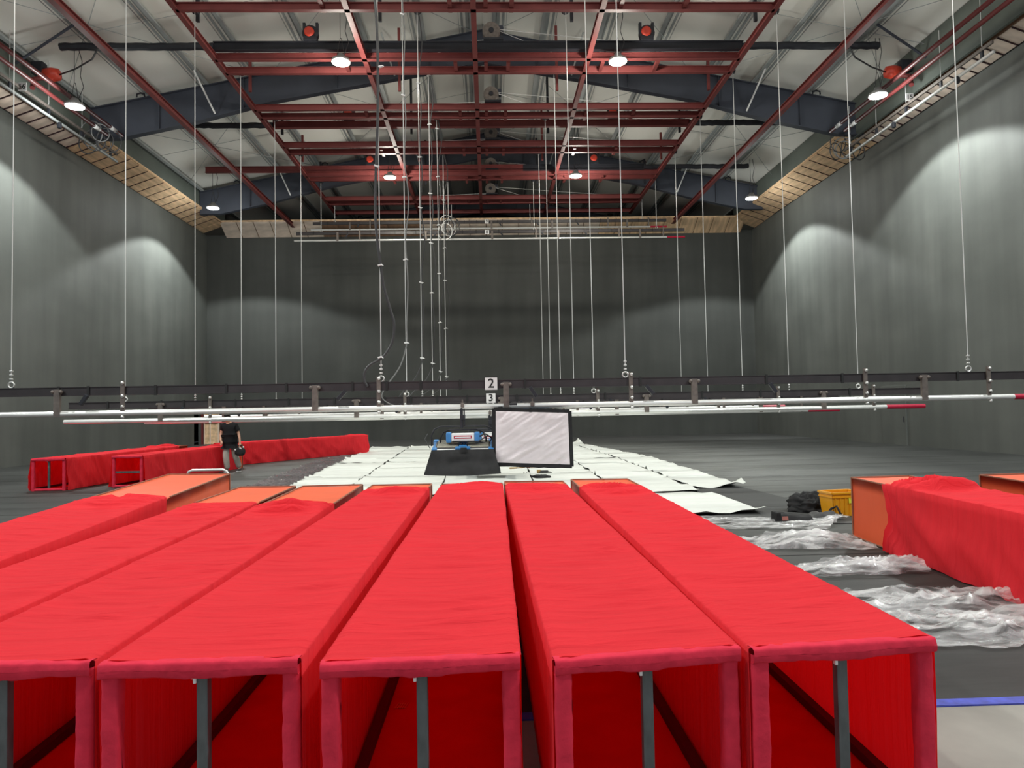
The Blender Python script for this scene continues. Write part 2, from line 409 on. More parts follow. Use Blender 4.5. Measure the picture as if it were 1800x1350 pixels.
wall('wall_rear', -19.6, 19.2, 52, 52.2, 0, 17.9, M['gable'], 'dark gable wall of the building beyond the far studio wall')
# door panel set in the right wall
d1 = thing('door_1', (XR, 28.9, 0)); struct(d1, 'black flush door panel low in the right studio wall', 'door')
b = MB(); b.bevel_box((-.03, 0, 1.2), (.07, 1.75, 2.45), .012); b.build('door_leaf', M['black_wall'], d1)
b = MB(); b.bevel_box((-.075, -.75, 1.05), (.03, .03, .22), .006); b.build('handle', M['black_steel'], d1)
# open door leaf with timber studs at the left doorway
d2 = thing('door_2', (XL, 43.35, 0)); struct(d2, 'plywood door leaf with timber studs, open at the far left corner', 'door')
b = MB(); b.box((.52, 0, 1.05), (.92, .02, 2.1)); b.build('door_leaf', M['wood'], d2)
for x in (.1, .45, .93):
    b = MB(); b.box((x, -.04, 1.05), (.05, .06, 2.1)); b.build('stud', M['wood_pale'], d2)
for z in (.04, 1.28, 2.06):
    b = MB(); b.box((.52, -.035, z), (.9, .05, .06)); b.build('rail', M['wood'] if z != 1.28 else M['wood_dark'], d2)
b = MB(); b.box((-.02, -.03, 1.08), (.10, .12, 2.16)); b.build('jamb', M['fire_pipe'], d2)

# roof: two slopes, purlins and steel frames
RZ, RS = 17.75, 0.2026
def roof_z(x): return RZ-RS*abs(x)
b = MB()
for s in (-1, 1):
    xe = 19.6*s
    b.add([(0, 7, RZ), (xe, 7, roof_z(xe)), (xe, 52.2, roof_z(xe)), (0, 52.2, RZ), (0, 7, RZ+.12), (xe, 7, roof_z(xe)+.12), (xe, 52.2, roof_z(xe)+.12), (0, 52.2, RZ+.12)],
          [(0,1,2,3),(7,6,5,4),(0,4,5,1),(1,5,6,2),(2,6,7,3),(3,7,4,0)])
ceil = b.build('ceiling', M['roof']); struct(ceil, 'pale grey pitched roof with galvanised purlins and dark steel frames', 'ceiling')
for s in (-1, 1):
    for x in (.55, 2.5, 4.75, 6.95, 9.35, 11.35, 13.55, 15.9):
        z = roof_z(x)-.02
        b = MB()
        # channel purlin with its two lips and a flat trim strip beside it
        b.box((s*x, 29.5, z-.125), (.025, 44.5, .24)); b.box((s*(x+.07), 29.5, z-.012), (.15, 44.5, .02)); b.box((s*(x-.08), 29.5, z-.235), (.17, 44.5, .02))
        b.box((s*(x-.16), 29.5, z-.21), (.015, 44.5, .06)); b.box((s*(x+.30), 29.5, z-.03), (.10, 44.5, .04)); b.box((s*(x+.42), 29.5, z-.05), (.015, 44.5, .08))
        b.build('purlin', M['purlin'], ceil)
FB = [(0, 16.1), (8.6, 14.5), (12, 13.6), (14.8, 13.0), (17.6, 12.95)]
def frame_bottom(x):
    x = abs(x)
    for (x0, z0), (x1, z1) in zip(FB, FB[1:]):
        if x <= x1: return z0+(z1-z0)*(x-x0)/(x1-x0)
    return FB[-1][1]
for Y in (29.0, 40.0, 51.0):
    b = MB(); xs = [-16.0, -14.8, -12, -8.6, -4, 0, 4, 8.6, 12, 14.8, 15.9]
    # web, 30 mm, with flanges
    for (xa, xb_) in zip(xs, xs[1:]):
        za, zb = 17.46-RS*abs(xa), 17.46-RS*abs(xb_); ba, bb = frame_bottom(xa), frame_bottom(xb_)
        b.add([(xa, Y-.015, ba), (xb_, Y-.015, bb), (xb_, Y-.015, zb), (xa, Y-.015, za), (xa, Y+.015, ba), (xb_, Y+.015, bb), (xb_, Y+.015, zb), (xa, Y+.015, za)],
              [(0,1,2,3),(7,6,5,4)])
        b.bar((xa, Y, ba), (xb_, Y, bb), .30, .03); b.bar((xa, Y, za), (xb_, Y, zb), .30, .03)
    fr = b.build('roof_frame', M['frame_steel'], ceil)
    for s in (-1, 1):
        for x in (2.2, 6.0, 9.8, 13.2):
            b = MB(); zt = 17.46-RS*x; zb = frame_bottom(x)
            b.box((s*x, Y-.08, (zt+zb)/2), (.02, .13, zt-zb-.04)); b.build('stiffener', M['frame_steel'], fr)
        for x in (4.0, 11.3):
            b = MB(); p = Vector((s*x, Y-1.35, roof_z(x)-.25)); q = Vector((s*(x-.35), Y-.1, frame_bottom(x-.35)+.12))
            b.tube([p, q], .035, 6); b.build('flange_brace', M['white'] if x > 6 else M['purlin'], fr)
        b = MB(); xk = -18.2 if s < 0 else 17.8; b.box((xk, Y, 6.2), (.9, .26, 12.4)); b.build('column', M['frame_steel'], fr)
        for x in (4.9, 9.0, 13.9):
            b = MB(); z = 17.46-RS*x; b.tube([(s*(x-.16), Y-.16, z+.02), (s*(x-.15), Y-.16, z+.14), (s*x, Y-.16, z+.19), (s*(x+.15), Y-.16, z+.14), (s*(x+.16), Y-.16, z+.02)], .035, 6)
            b.build('lifting_lug', M['black_steel'], fr)
# cross bracing rods under the roof sheets
for s in (-1, 1):
    for (y0, y1) in ((29.3, 39.7), (18.5, 28.7)):
        for (xa, xb_) in ((.5, 8.5), (9.2, 17.0)):
            for k in (0, 1):
                b = MB(); A = (s*xa, y0 if k else y1, roof_z(xa)-.33); B = (s*xb_, y1 if k else y0, roof_z(xb_)-.33)
                b.tube([A, B], .012, 5); b.build('tie_rod', M['purlin'], ceil)
    for Y in (24.2, 34.6):
        b = MB(); b.tube([(s*.5, Y, roof_z(.5)-.2), (s*17.5, Y, roof_z(17.5)-.2)], .010, 5); b.build('sag_rod', M['purlin'], ceil)

for s in (-1, 1):
    b = MB(); b.tube([(s*13.3, 23.6, 14.95), (s*15.85, 24.2, 13.75)], .045, 6); b.build('eaves_strut', M['frame_steel'], ceil)
# plank ledges on the wall tops: boards sloping up and inwards from the wall head
def ledge(name, label, planks, mat_of):
    r = thing(name, (0, 0, 0)); struct(r, label, 'trim')
    for i, (c, s, rot) in enumerate(planks):
        b = MB(); b.bevel_box((0, 0, 0), s, .008)
        dz = random.uniform(-.006, .006)
        o = b.build('plank', mat_of(i, c), r, loc=(c[0], c[1], c[2]+dz)); o.rotation_euler = rot
        b = MB()
        if c[1] < 42: b.box((0, s[1]/2+.02, -.028), (s[0]-.02, .030 if s[1] < .6 else .018, .05 if s[1] < .6 else .026))
        else: b.box((s[0]/2+.015, 0, -.02), (.022, s[1]-.02, .03))
        o = b.build('rib', M['rail_dark'] if c[1] < 42 else M['wood_dark'], r, loc=c); o.rotation_euler = rot
    return r
SL = math.atan(.36)
def side(sgn, wallx, innerN, innerF):
    out = []; y = 12.0
    def plank(y, w_, inner, g):
        xi = wallx-sgn*.02; dx = abs(xi-inner)
        out.append((((xi+inner)/2, y+w_/2, ZW+.03+dx/2*.36), (dx/cos(SL)+random.uniform(-.03, .03), w_-g, .04), (0, sgn*SL, 0)))
    while y < 29.5: plank(y, .62, innerN, .07); y += .62
    y = 29.55
    while y < 43.3: plank(y, .82, innerF, .03); y += .82
    return out
def wood_of(i, c): return M['wood'] if c[1] > 29.5 else M['wood_pale']
LED = (('trim_1', 'sloping plywood plank ledge along the top of the left wall', -1, XL, -16.5, -15.9), ('trim_2', 'sloping plywood plank ledge along the top of the right wall', 1, XR, 16.05, 15.35))
for nm, lb, sgn, wx, iN, iF in LED:
    r = ledge(nm, lb, side(sgn, wx, iN, iF), wood_of)
    for (xi, y0, y1, m_) in ((iN, 12, 29.5, M['wood_dark']), (iF, 29.55, 43.4, M['wood'])):
        z = ZW+.03+abs(wx-xi)*.36
        b = MB(); b.box((xi, (y0+y1)/2, z+.05), (.05, y1-y0, .08)); b.build('edge_batten', m_, r)
bk = []; x = -16.0; TB = math.atan2(.66, 1.15)
while x < 15.5:
    bk.append(((x+.5, 43.42, 12.98), (.965, 1.33, .04), (-TB, 0, 0))); x += 1.0
ld_b = ledge('trim_3', 'sloping plywood plank ledge along the top of the far wall', bk, lambda i, c: M['wood_dark'] if 6 <= i <= 11 else (M['wood_pale'] if i < 23 else M['wood']))
b = MB(); b.box((-.2, 42.83, 13.36), (31.6, .05, .09)); b.build('edge_batten', M['wood'], ld_b)

# ------------------------------------------------------------------ red rigging grid
ZG = 14.2
grid = thing('rigging_grid', (0, 21, ZG), 'oxide red steel beam grid hung under the roof, carrying winches and pulleys', 'rigging grid')
def gpart(b, name, mat, smooth=False): return b.build(name, mat, grid, smooth, off=(0, 21, ZG))
for x in (-9.35, -4.16, -.28, 3.73, 9.17):
    b = MB(); b.ibeam((x, 16, ZG-.02), (x, 44.6, ZG-.02), .17, .20, .018); gpart(b, 'long_rail', M['red_steel'])
for x in (-11.7, 11.55):
    b = MB(); b.ibeam((x, 16, 13.15), (x, 43.4, 13.15), .19, .22, .018); gpart(b, 'outer_rail', M['red_steel'])
for Y in (21.6, 24.7, 25.7, 28.85, 29.7, 32.9, 33.8, 37.05, 37.75, 41.3, 42.2, 44.2):
    b = MB(); b.ibeam((-9.35, Y, ZG+.0), (9.17, Y, ZG+.0), .17, .24, .018); gpart(b, 'cross_beam', M['red_steel'])
for Y in (22.6, 27.6, 31.9, 35.4, 39.2):
    for x in (-9.1, -3.3, 2.9, 8.95):
        if abs(Y-29) < 1 or abs(Y-40) < .6: continue
        b = MB(); zt = roof_z(x)-.26; b.box((x, Y, (ZG+zt)/2+.05), (.10, .10, zt-ZG-.1)); gpart(b, 'hanger_post', M['red_steel'] if Y in (27.6, 35.4) else M['black_steel'])
BAT_Y = {2: 13.7, 3: 17.9, 4: 22.1, 5: 26.2, 6: 30.4, 7: 34.6, 8: 38.8, 9: 42.6}
CABX = (-9.0, -2.06, 2.65, 9.45)
for Y in (22.1, 26.2, 30.4, 34.6, 38.8, 42.6):
    for x in CABX:
        b = MB(); b.lathe([(.02, -.05), (.13, -.05), (.13, -.03), (.10, 0), (.13, .03), (.13, .05), (.02, .05)], (x, Y+.12, ZG+.26), 14, 'y')
        b.box((x, Y+.05, ZG+.18), (.16, .1, .12)); gpart(b, 'pulley', M['black_steel'])
    for x in (-4.9, -1.0, .1, .9, 4.3, 6.3):
        b = MB(); b.box((x, Y-.75, ZG-.0), (.13, .9, .13)); gpart(b, 'bracket', M['red_steel'])

# three dark beams across the grid
def cross(name, label, Y, x0, x1, segs):
    t = thing(name, (0, Y, 14.45), label, 'beam', 'long beams across the red grid')
    for (a, c, mat, kind) in segs:
        b = MB(); b.ibeam((a, 0, 0), (c, 0, 0), .2, .30, .025) if kind == 'steel' else b.tube([(a+(c-a)*i/24, random.uniform(-.01, .01), random.uniform(-.02, .02)) for i in range(25)], .13, 8)
        b.build('beam_section' if kind == 'steel' else 'wrapped_section', mat, t)
    return t
cross('cross_truss', 'black beam across the grid, nearest of three, with sagging wrapped ends', 24.45, -14.5, 14.1, ((-14.5, -9.3, M['black_steel'], 'wrap'), (-9.3, 9.2, M['black_steel'], 'steel'), (9.2, 14.1, M['black_steel'], 'wrap')))
cross('cross_truss', 'beam across the grid with red middle and two black ends, second from camera', 31.2, -13.8, 13.4, ((-13.8, -9.3, M['black_steel'], 'wrap'), (-9.3, 9.2, M['red_steel'], 'steel'), (9.2, 13.4, M['black_steel'], 'wrap')))
cross('cross_truss', 'farthest of three long grid beams, red left part and black right end', 36.95, -14.5, 14.0, ((-14.5, 2.0, M['red_steel'], 'steel'), (2.0, 8.4, M['black_steel'], 'steel'), (8.4, 14.0, M['black_steel'], 'wrap')))

# winches in the middle of the grid
WL = ('nearest to the camera, on the black beam', 'second from the camera', 'third, in the middle of the row', 'fourth from the camera', 'farthest from the camera')
for i, Y in enumerate((24.5, 28.85, 32.9, 37.1, 41.3)):
    t = thing('winch', (.32, Y, ZG+.14), 'dark winch with round drum, '+WL[i], 'winch', 'winches along the grid centre')
    if i == 0: t.location.z += .28
    b = MB(); b.lathe([(.05, -.12), (.31, -.12), (.31, -.08), (.24, -.07), (.24, .07), (.31, .08), (.31, .12), (.05, .12)], (-.02, 0, .36), 22, 'y'); o = b.build('drum', M['hanger'], t); smooth_by_angle(o)
    b = MB(); b.lathe([(.03, -.16), (.09, -.16), (.09, -.11), (.03, -.11)], (-.02, -.02, .36), 12, 'y'); b.build('hub', M['black_steel'], t)
    b = MB(); b.bevel_box((.18, .3, .58), (.46, .3, .24), .03); b.build('motor', M['frame_steel'], t)
    b = MB(); b.box((.05, .05, .04), (.68, .5, .08)); b.build('base_plate', M['black_steel'], t)
    for x, dz in ((-9.3, .0), (-2.3, .0), (2.4, .0), (9.2, .0)):
        b = MB(); b.tube([(-.02 if x < 0 else .1, .05, .12 if x < 0 else .5), (x, 1.1, .12)], .011, 5); b.build('haul_rope', M['cable'], t)

# round red units in black cradles
UL = ('on the nearest dark beam, left of centre', 'on the nearest dark beam, right of centre', 'on the second beam, left of centre', 'on the second beam, right of centre', 'on the farthest beam, left of centre', 'on the farthest beam, right of centre')
k = 0
for Y, z in ((24.45, 14.6), (31.2, 14.6), (36.95, 14.6)):
    for x in (-5.97, 5.77):
        t = thing('ceiling_unit', (x, Y, z), 'black cradle holding a round red face '+UL[k], 'ceiling unit', 'red faced units on the beams'); k += 1
        b = MB(); b.bevel_box((0, 0, .09), (.46, .3, .18), .03); b.lathe([(.05, .12), (.26, .12), (.28, .02), (.28, -.1), (.18, -.12)], (0, 0, .28), 18, 'y'); b.build('cradle', M['black_steel'], t)
        for s in (-1, 1):
            b = MB(); b.box((s*.22, 0, .52), (.09, .12, .3)); b.build('arm', M['black_steel'], t)
        b = MB(); b.lathe([(.02, -.16), (.12, -.20), (.17, -.17), (.18, -.10), (.17, -.05)], (-.03, 0, .31), 20, 'y'); o = b.build('red_face', M['fire_red'], t, True)

# high-bay lamps
LL = {(-14.3, 24.0): 'near left lamp beside the left plank ledge', (-4.85, 24.0): 'near lamp left of the grid centre', (4.65, 24.0): 'near lamp right of the grid centre', (14.0, 24.0): 'near right lamp beside the right plank ledge',
      (-14.3, 36.0): 'far left lamp at the end of the left plank ledge', (-4.85, 36.0): 'far lamp left of the grid centre', (4.65, 36.0): 'far lamp right of the grid centre', (14.0, 36.0): 'far right lamp at the end of the right plank ledge'}
for Y in LAMP_Y:
    for x, z, c in LAMP_X:
        t = thing('high_bay_lamp', (x, Y*(abs(x)/13.75 if abs(x) > 10 else 1), z), 'round glowing high bay lamp, '+LL[(x, Y)], 'lamp', 'high bay lamps')
        b = MB(); b.lathe([(.05, .26), (.10, .25), (.16, .14), (.30, .06), (.33, -.02), (.31, -.03)], (0, 0, 0), 24); b.build('housing', M['housing'], t, True)
        b = MB(); b.lathe([(.30, -.03), (.30, -.05), (.24, -.075), (.10, -.09)], (0, 0, 0), 24); b.build('lens', M['lens_cool'] if c == COOL else M['lens_warm'], t, True)
        zt = roof_z(x)-.2-z
        b = MB(); b.tube([(-.12, 0, .24), (-.02, 0, .8), (-.02, 0, zt)], .012, 5); b.tube([(.12, 0, .24), (.02, 0, .8), (-.02, 0, .8)], .012, 5); b.build('hanging_wire', M['black_cable'], t)
        b = MB(); b.tube([(.1, .05, .25), (.25, .1, .7), (.13, .1, 1.1), (.22, .05, 1.6), (.12, 0, zt)], .014, 5); b.build('supply_cable', M['black_cable'], t)
        lamp_lights(None, c, t)

# fire pipes and valves at the eaves
for s, side_, in ((-1, 'left'), (1, 'right')):
    t = thing('fire_pipe_run', (-14.6 if s < 0 else 14.4, 24, 12.95), 'twin red pipes running along the eaves above the %s plank ledge' % side_, 'pipe')
    for k, (dx, dz, y1) in enumerate(((0, .10, 4.75), (.38*s, -.03, 4.3))):
        b = MB(); b.tube([(dx, -8, dz), (dx, y1, dz)], .075, 10); b.build('pipe', M['fire_pipe'], t, True)
        b = MB(); b.tube([(dx, y1-.9, dz), (dx, y1-.5, dz)], .08, 10); b.build('white_band', M['white'], t, True)
    u = thing('valve_unit', (-15.1 if s < 0 else 14.9, 25.0, 13.75), 'red valve with dark motor on the eaves pipes, %s side' % side_, 'valve')
    b = MB(); b.lathe([(.05, -.28), (.2, -.25), (.24, 0), (.2, .22), (.05, .25)], (0, 0, 0), 14, 'x'); b.build('valve_body', M['fire_red'], u, True)
    b = MB(); b.bevel_box((s*.45, 0, .2), (.4, .3, .45), .04); b.build('motor', M['black_steel'], u)
    b = MB(); b.tube([(-s*.25, 0, 0), (-s*.9, -.2, .1), (-s*1.7, -.6, .25), (-s*2.4, -1.5, .2)], .028, 6); b.build('cable', M['black_cable'], u, True)
    b = MB(); b.tube([(s*.2, 0, -.1), (s*.45, -.3, -.3), (s*.3, -.6, -.75)], .08, 8); b.build('branch_pipe', M['fire_pipe'], u)

# ------------------------------------------------------------------ numbered fly battens
def sag(a, b_, n, d): return [Vector(a).lerp(Vector(b_), i/n)+Vector((0, 0, -d*4*(i/n)*(1-i/n))) for i in range(n+1)]
def batten(num, Y, zp, zt, x0, x1, label, cr, tilt=0.0, lod=2, sign=True, sg_dz=-.07, gap_dz=.0):
    t = thing('fly_batten', (0, Y, zt), label, 'lighting batten', 'numbered fly battens')
    H = .165; R = .052
    def P(b, n, m_, sm=False, par=None): return b.build(n, m_, par or t, sm, off=(0, Y, zt))
    bx0, bx1 = x0+.1, x1-.0
    b = MB(); b.box(((bx0+bx1)/2, Y, zt-H/2), (bx1-bx0, .07, H)); b.box(((bx0+bx1)/2, Y-.004, zt-.006), (bx1-bx0, .10, .012)); b.box(((bx0+bx1)/2, Y-.004, zt-H+.006), (bx1-bx0, .10, .012)); P(b, 'beam', M['dark_beam'])
    b = MB(); b.tube([(x0, Y-.05, zp), (x1-1.0, Y-.05, zp)], R, 12); P(b, 'pipe', M['silver'], False)
    b = MB(); b.tube([(x1-1.0, Y-.05, zp), (x1, Y-.05, zp)], R+.002, 12); P(b, 'pipe_end', M['pipe_red'])
    xs = [-9.4, -8.1, -7.55, -6.3, -4.98, -3.85, -2.6, -1.95, -1.3, -.55, .7, 2.93, 5.4, 6.9, 9.2]
    for x in xs:
        b = MB(); b.box((x, Y-.045, zt-H/2), (.045, .025, H+.03)); P(b, 'clip', M['ink'])
    for x in (-6.9, -2.1, 2.74, 7.34, 9.8):
        b = MB(); b.box((x, Y-.07, (zt+zp)/2+.03), (.075, .035, zt-zp+.14)); q = P(b, 'rod_hanger', M['hanger'])
        if lod > 0:
            for z in (zt+.06, zt-H-.02, zp+.12, zp-.075):
                b = MB(); b.lathe([(.008, -.05), (.03, -.045), (.03, .0), (.008, .01)], (x+.01, Y-.075, z), 8, 'y'); P(b, 'bolt', M['zinc'], True, q)
    for x in (-8.1, -3.3, .33, 3.97, 8.5):
        b = MB(); b.box((x, Y-.08, (zt-.07+zp)/2), (.11, .07, zt-.07-zp+.05)); q = P(b, 'post_hanger', M['hanger'])
        if lod > 0:
            for s in (-1, 1):
                b = MB(); b.lathe([(.01, -.03), (.035, -.02), (.035, .02), (.01, .03)], (x+s*.075, Y-.1, zt-.09), 8, 'y'); P(b, 'bolt', M['hanger'], True, q)
    for x, a in ((-7.6, .6), (-2.8, .75), (.85, -.6), (3.1, -.7), (5.5, -.6)):
        b = MB(); b.bevel_box((x, Y-.1, zt-H-.08), (.07, .07, .22), .01, Matrix.Rotation(a, 3, 'Y')); P(b, 'socket_box', M['black_steel'])
    for i, x in enumerate(CABX):
        b = MB(); b.tube([(x, Y, zt+.22), (x, Y+.02, ZG+.25)], cr, 6); q = P(b, 'suspension_cable', M['cable'])
        b = MB(); b.tube([(x+.055*cos(a), Y, zt+.06+.055*sin(a)) for a in [2*pi*k/12 for k in range(12)]], .016, 6, closed=True); P(b, 'eye_ring', M['zinc'], True, q)
        for k in range(3):
            b = MB(); b.bevel_box((x, Y, zt+.17+k*.075), (.055, .045, .032), .008); P(b, 'rope_clamp', M['zinc'], False, q)
    if sign:
        q = MB(); q.box((.05, Y-.1, zt+sg_dz), (.26, .012, .26)); bo = P(q, 'sign_back', M['ink'])
        q = MB(); q.box((.045, Y-.108, zt+sg_dz-.004), (.235, .012, .235)); bo2 = P(q, 'sign_board', M['sign'])
        text_mesh(str(num), .25, M['ink'], bo2, (.045, -.118, sg_dz-.004), (pi/2, 0, 0), 'numeral', .003)
    return t
batten(2, 13.7, 1.785, 2.29, -10.6, 11.3, 'nearest fly batten, white pipe under a dark beam, sign 2', .0095)
batten(3, 17.9, 1.615, 2.09, -10.45, 11.13, 'second fly batten from the camera, white pipe, sign 3', .011)
batten(4, 22.1, 1.53, 2.02, -10.5, 11.0, 'third fly batten, sign 4 mostly hidden behind the nearest pipe', .012, lod=0, sg_dz=-.09)
batten(5, 26.2, 1.67, 2.13, -10.3, 11.0, 'fourth low fly batten, white pipe ending red on the right', .013, lod=0, sign=False)
batten(6, 30.4, 1.60, 2.06, -10.3, 11.0, 'fifth low fly batten behind the lamps, hanging near head height', .014, lod=0, sign=False)
batten(7, 34.6, 1.58, 2.04, -10.3, 11.0, 'farthest low fly batten, nearest to the far wall of those lowered', .015, lod=0, sign=False)
batten(8, 38.8, 11.12, 11.62, -10.45, 11.0, 'raised fly batten with sign 8 high before the far wall', .016, lod=0, sg_dz=-.12)
batten(9, 42.3, 12.62, 13.10, -10.4, 10.9, 'raised fly batten with sign 9 against the far plank ledge', .018, lod=0, sg_dz=-.08)

# side battens 15 and 16 running along the walls
def side_batten(num, X, y0, y1, z, sgn, label, ysign):
    t = thing('side_batten', (X, y0, z), label, 'lighting batten', 'raised side battens')
    b = MB(); b.tube([(0, 0, 0), (0, y1-y0, 0)], .055, 10); b.build('pipe', M['silver'] if sgn > 0 else M['purlin'], t, True)
    b = MB(); b.box((-sgn*.02, (y1-y0)/2, .30), (.06, y1-y0, .10)); b.build('beam', M['hanger'], t)
    n = 5
    for i in range(n):
        yy = .5+(y1-y0-1)*i/(n-1)
        b = MB(); b.box((0, yy, .16), (.06, .10, .36)); b.build('hanger', M['black_steel'], t)
        b = MB(); b.tube([(0, yy, .4), (0, yy, 2.0)], .012, 5); b.build('suspension_cable', M['cable'], t)
    for yy in (1.6, 5.2):
        b = MB(); b.bevel_box((-sgn*.05, yy, -.12), (.12, .12, .22), .02); b.build('socket_box', M['black_steel'], t)
    yy = ysign-y0; sz_ = .46 if sgn > 0 else .34
    b = MB(); b.box((-sgn*.06, yy, sz_), (.28, .014, .28)); bo = b.build('sign_board', M['sign'], t)
    text_mesh(str(num), .24, M['ink'], bo, (-sgn*.06, yy-.012, sz_), (pi/2, 0, 0), 'numeral', .003)
    return t
side_batten(15, 15.3, 20.45, 29.4, 12.18, 1, 'raised side batten with sign 15 under the right plank ledge', 24.6)
side_batten(16, -15.55, 20.9, 30.2, 12.52, -1, 'raised side batten with sign 16 under the left plank ledge', 24.0)

# cable coils
def coil(loc, label, n, r, mat2, sx=1.0):
    t = thing('cable_coil', loc, label, 'cable coil')
    for k in range(n):
        b = MB(); rr = r*random.uniform(.75, 1.1); cx = random.uniform(-.3, .3)*sx; cz = random.uniform(-.25, .2); a0 = random.uniform(-.5, .5)
        pts = [(cx+rr*cos(a)*cos(a0), rr*cos(a)*sin(a0)+.02*k, cz+rr*1.15*sin(a)) for a in [2*pi*i/22 for i in range(22)]]
        b.tube(pts, .022, 6, closed=True); b.build('loop', mat2 if k % 3 == 0 else M['black_cable'], t, True)
    return t
coil((-1.95, 38.6, 11.75), 'tangled cable coil hanging at the raised batten with sign 8', 7, .42, M['cable'])
coil((-15.0, 28.0, 12.75), 'loose cable loops hanging over the left plank ledge', 6, .40, M['grey_cable'], 2)
coil((15.3, 29.0, 12.55), 'loose cable loops hanging over the right plank ledge', 6, .36, M['grey_cable'], 2)

# power cables tied along the third suspension line
PL = {2: 'thick black power cable looping down to the nearest batten', 3: 'power cable tied down to the batten with sign 3', 4: 'power cable tied down to the third batten', 5: 'power cable tied down to the fourth low batten', 6: 'power cable tied down to the fifth low batten', 7: 'power cable, rightmost of the row, tied down to the farthest low batten'}
zt_of = {2: 2.29, 3: 2.09, 4: 2.02, 5: 2.13, 6: 2.06, 7: 2.04}
for n in (2, 3, 4, 5, 6, 7):
    Y = BAT_Y[n]; X = CABX[1]; zt = zt_of[n]; s = Y/13.7
    t = thing('power_cable', (X, Y, zt), PL[n], 'cable', 'power cables on the suspension lines')
    if n == 2:
        pix = [(645, -330), (655, -60), (663, 60), (664, 200), (660, 330), (661, 400), (669, 466), (675, 505), (688, 550), (693, 570), (690, 600), (678, 622), (668, 632), (650, 642), (641, 655), (641, 670), (647, 680)]
        pts = [at_y(px, py, Y-.08) for px, py in pix]; ties = [(669, 117), (661, 292), (668, 466), (668, 628)]
        rr = .026
    else:
        cx = X
        pts = []
        zz = ZG+.2; k = 0
        while zz > zt+1.6:
            bow = (.05+.05*(k % 3 == 1))*s*.7 if k % 2 else .0
            pts.append(Vector((X+.02*s+bow, Y-.05, zz))); zz -= 1.05; k += 1
        pts += [Vector((X+.02*s, Y-.05, zt+1.35)), Vector((X-.12*s, Y-.05, zt+.75)), Vector((X-.42*s, Y-.05, zt+.2)), Vector((X-.45*s, Y-.06, zt-.05)), Vector((X-.2*s, Y-.08, zt-.25))]
        ties = None; rr = .013*s**.6
    # smooth the path
    fine = []
    for i in range(len(pts)-1):
        p0, p1, p2, p3 = pts[max(i-1, 0)], pts[i], pts[i+1], pts[min(i+2, len(pts)-1)]
        for j in range(4):
            u = j/4
            fine.append(.5*((2*p1)+(p2-p0)*u+(2*p0-5*p1+4*p2-p3)*u*u+(3*p1-p0-3*p2+p3)*u**3))
    fine.append(pts[-1])
    b = MB(); b.tube(fine, rr, 8); o = b.build('cable_sheath', M['black_cable'] if n != 3 else M['grey_cable'], t, True, off=(X, Y, zt))
    tp = [at_y(px, py, Y-.1) for px, py in ties] if ties else [Vector((X+.01, Y-.06, zt+1.35+k*2.1+.25*((n*k) % 3))) for k in range(6) if zt+1.35+k*2.1 < ZG]
    for p in tp:
        b = MB(); b.bevel_box((0, 0, 0), (.085*s**.6, .05, .03*s**.5), .008, Matrix.Rotation(random.uniform(-.5, .5), 3, 'Y')); b.tube([(.03*s**.5, -.02, 0), (.07*s**.5, -.05, -.02)], .008, 4)
        b.build('cable_tie', M['tie'], t, False, loc=(p.x-X, p.y-Y, p.z-zt))
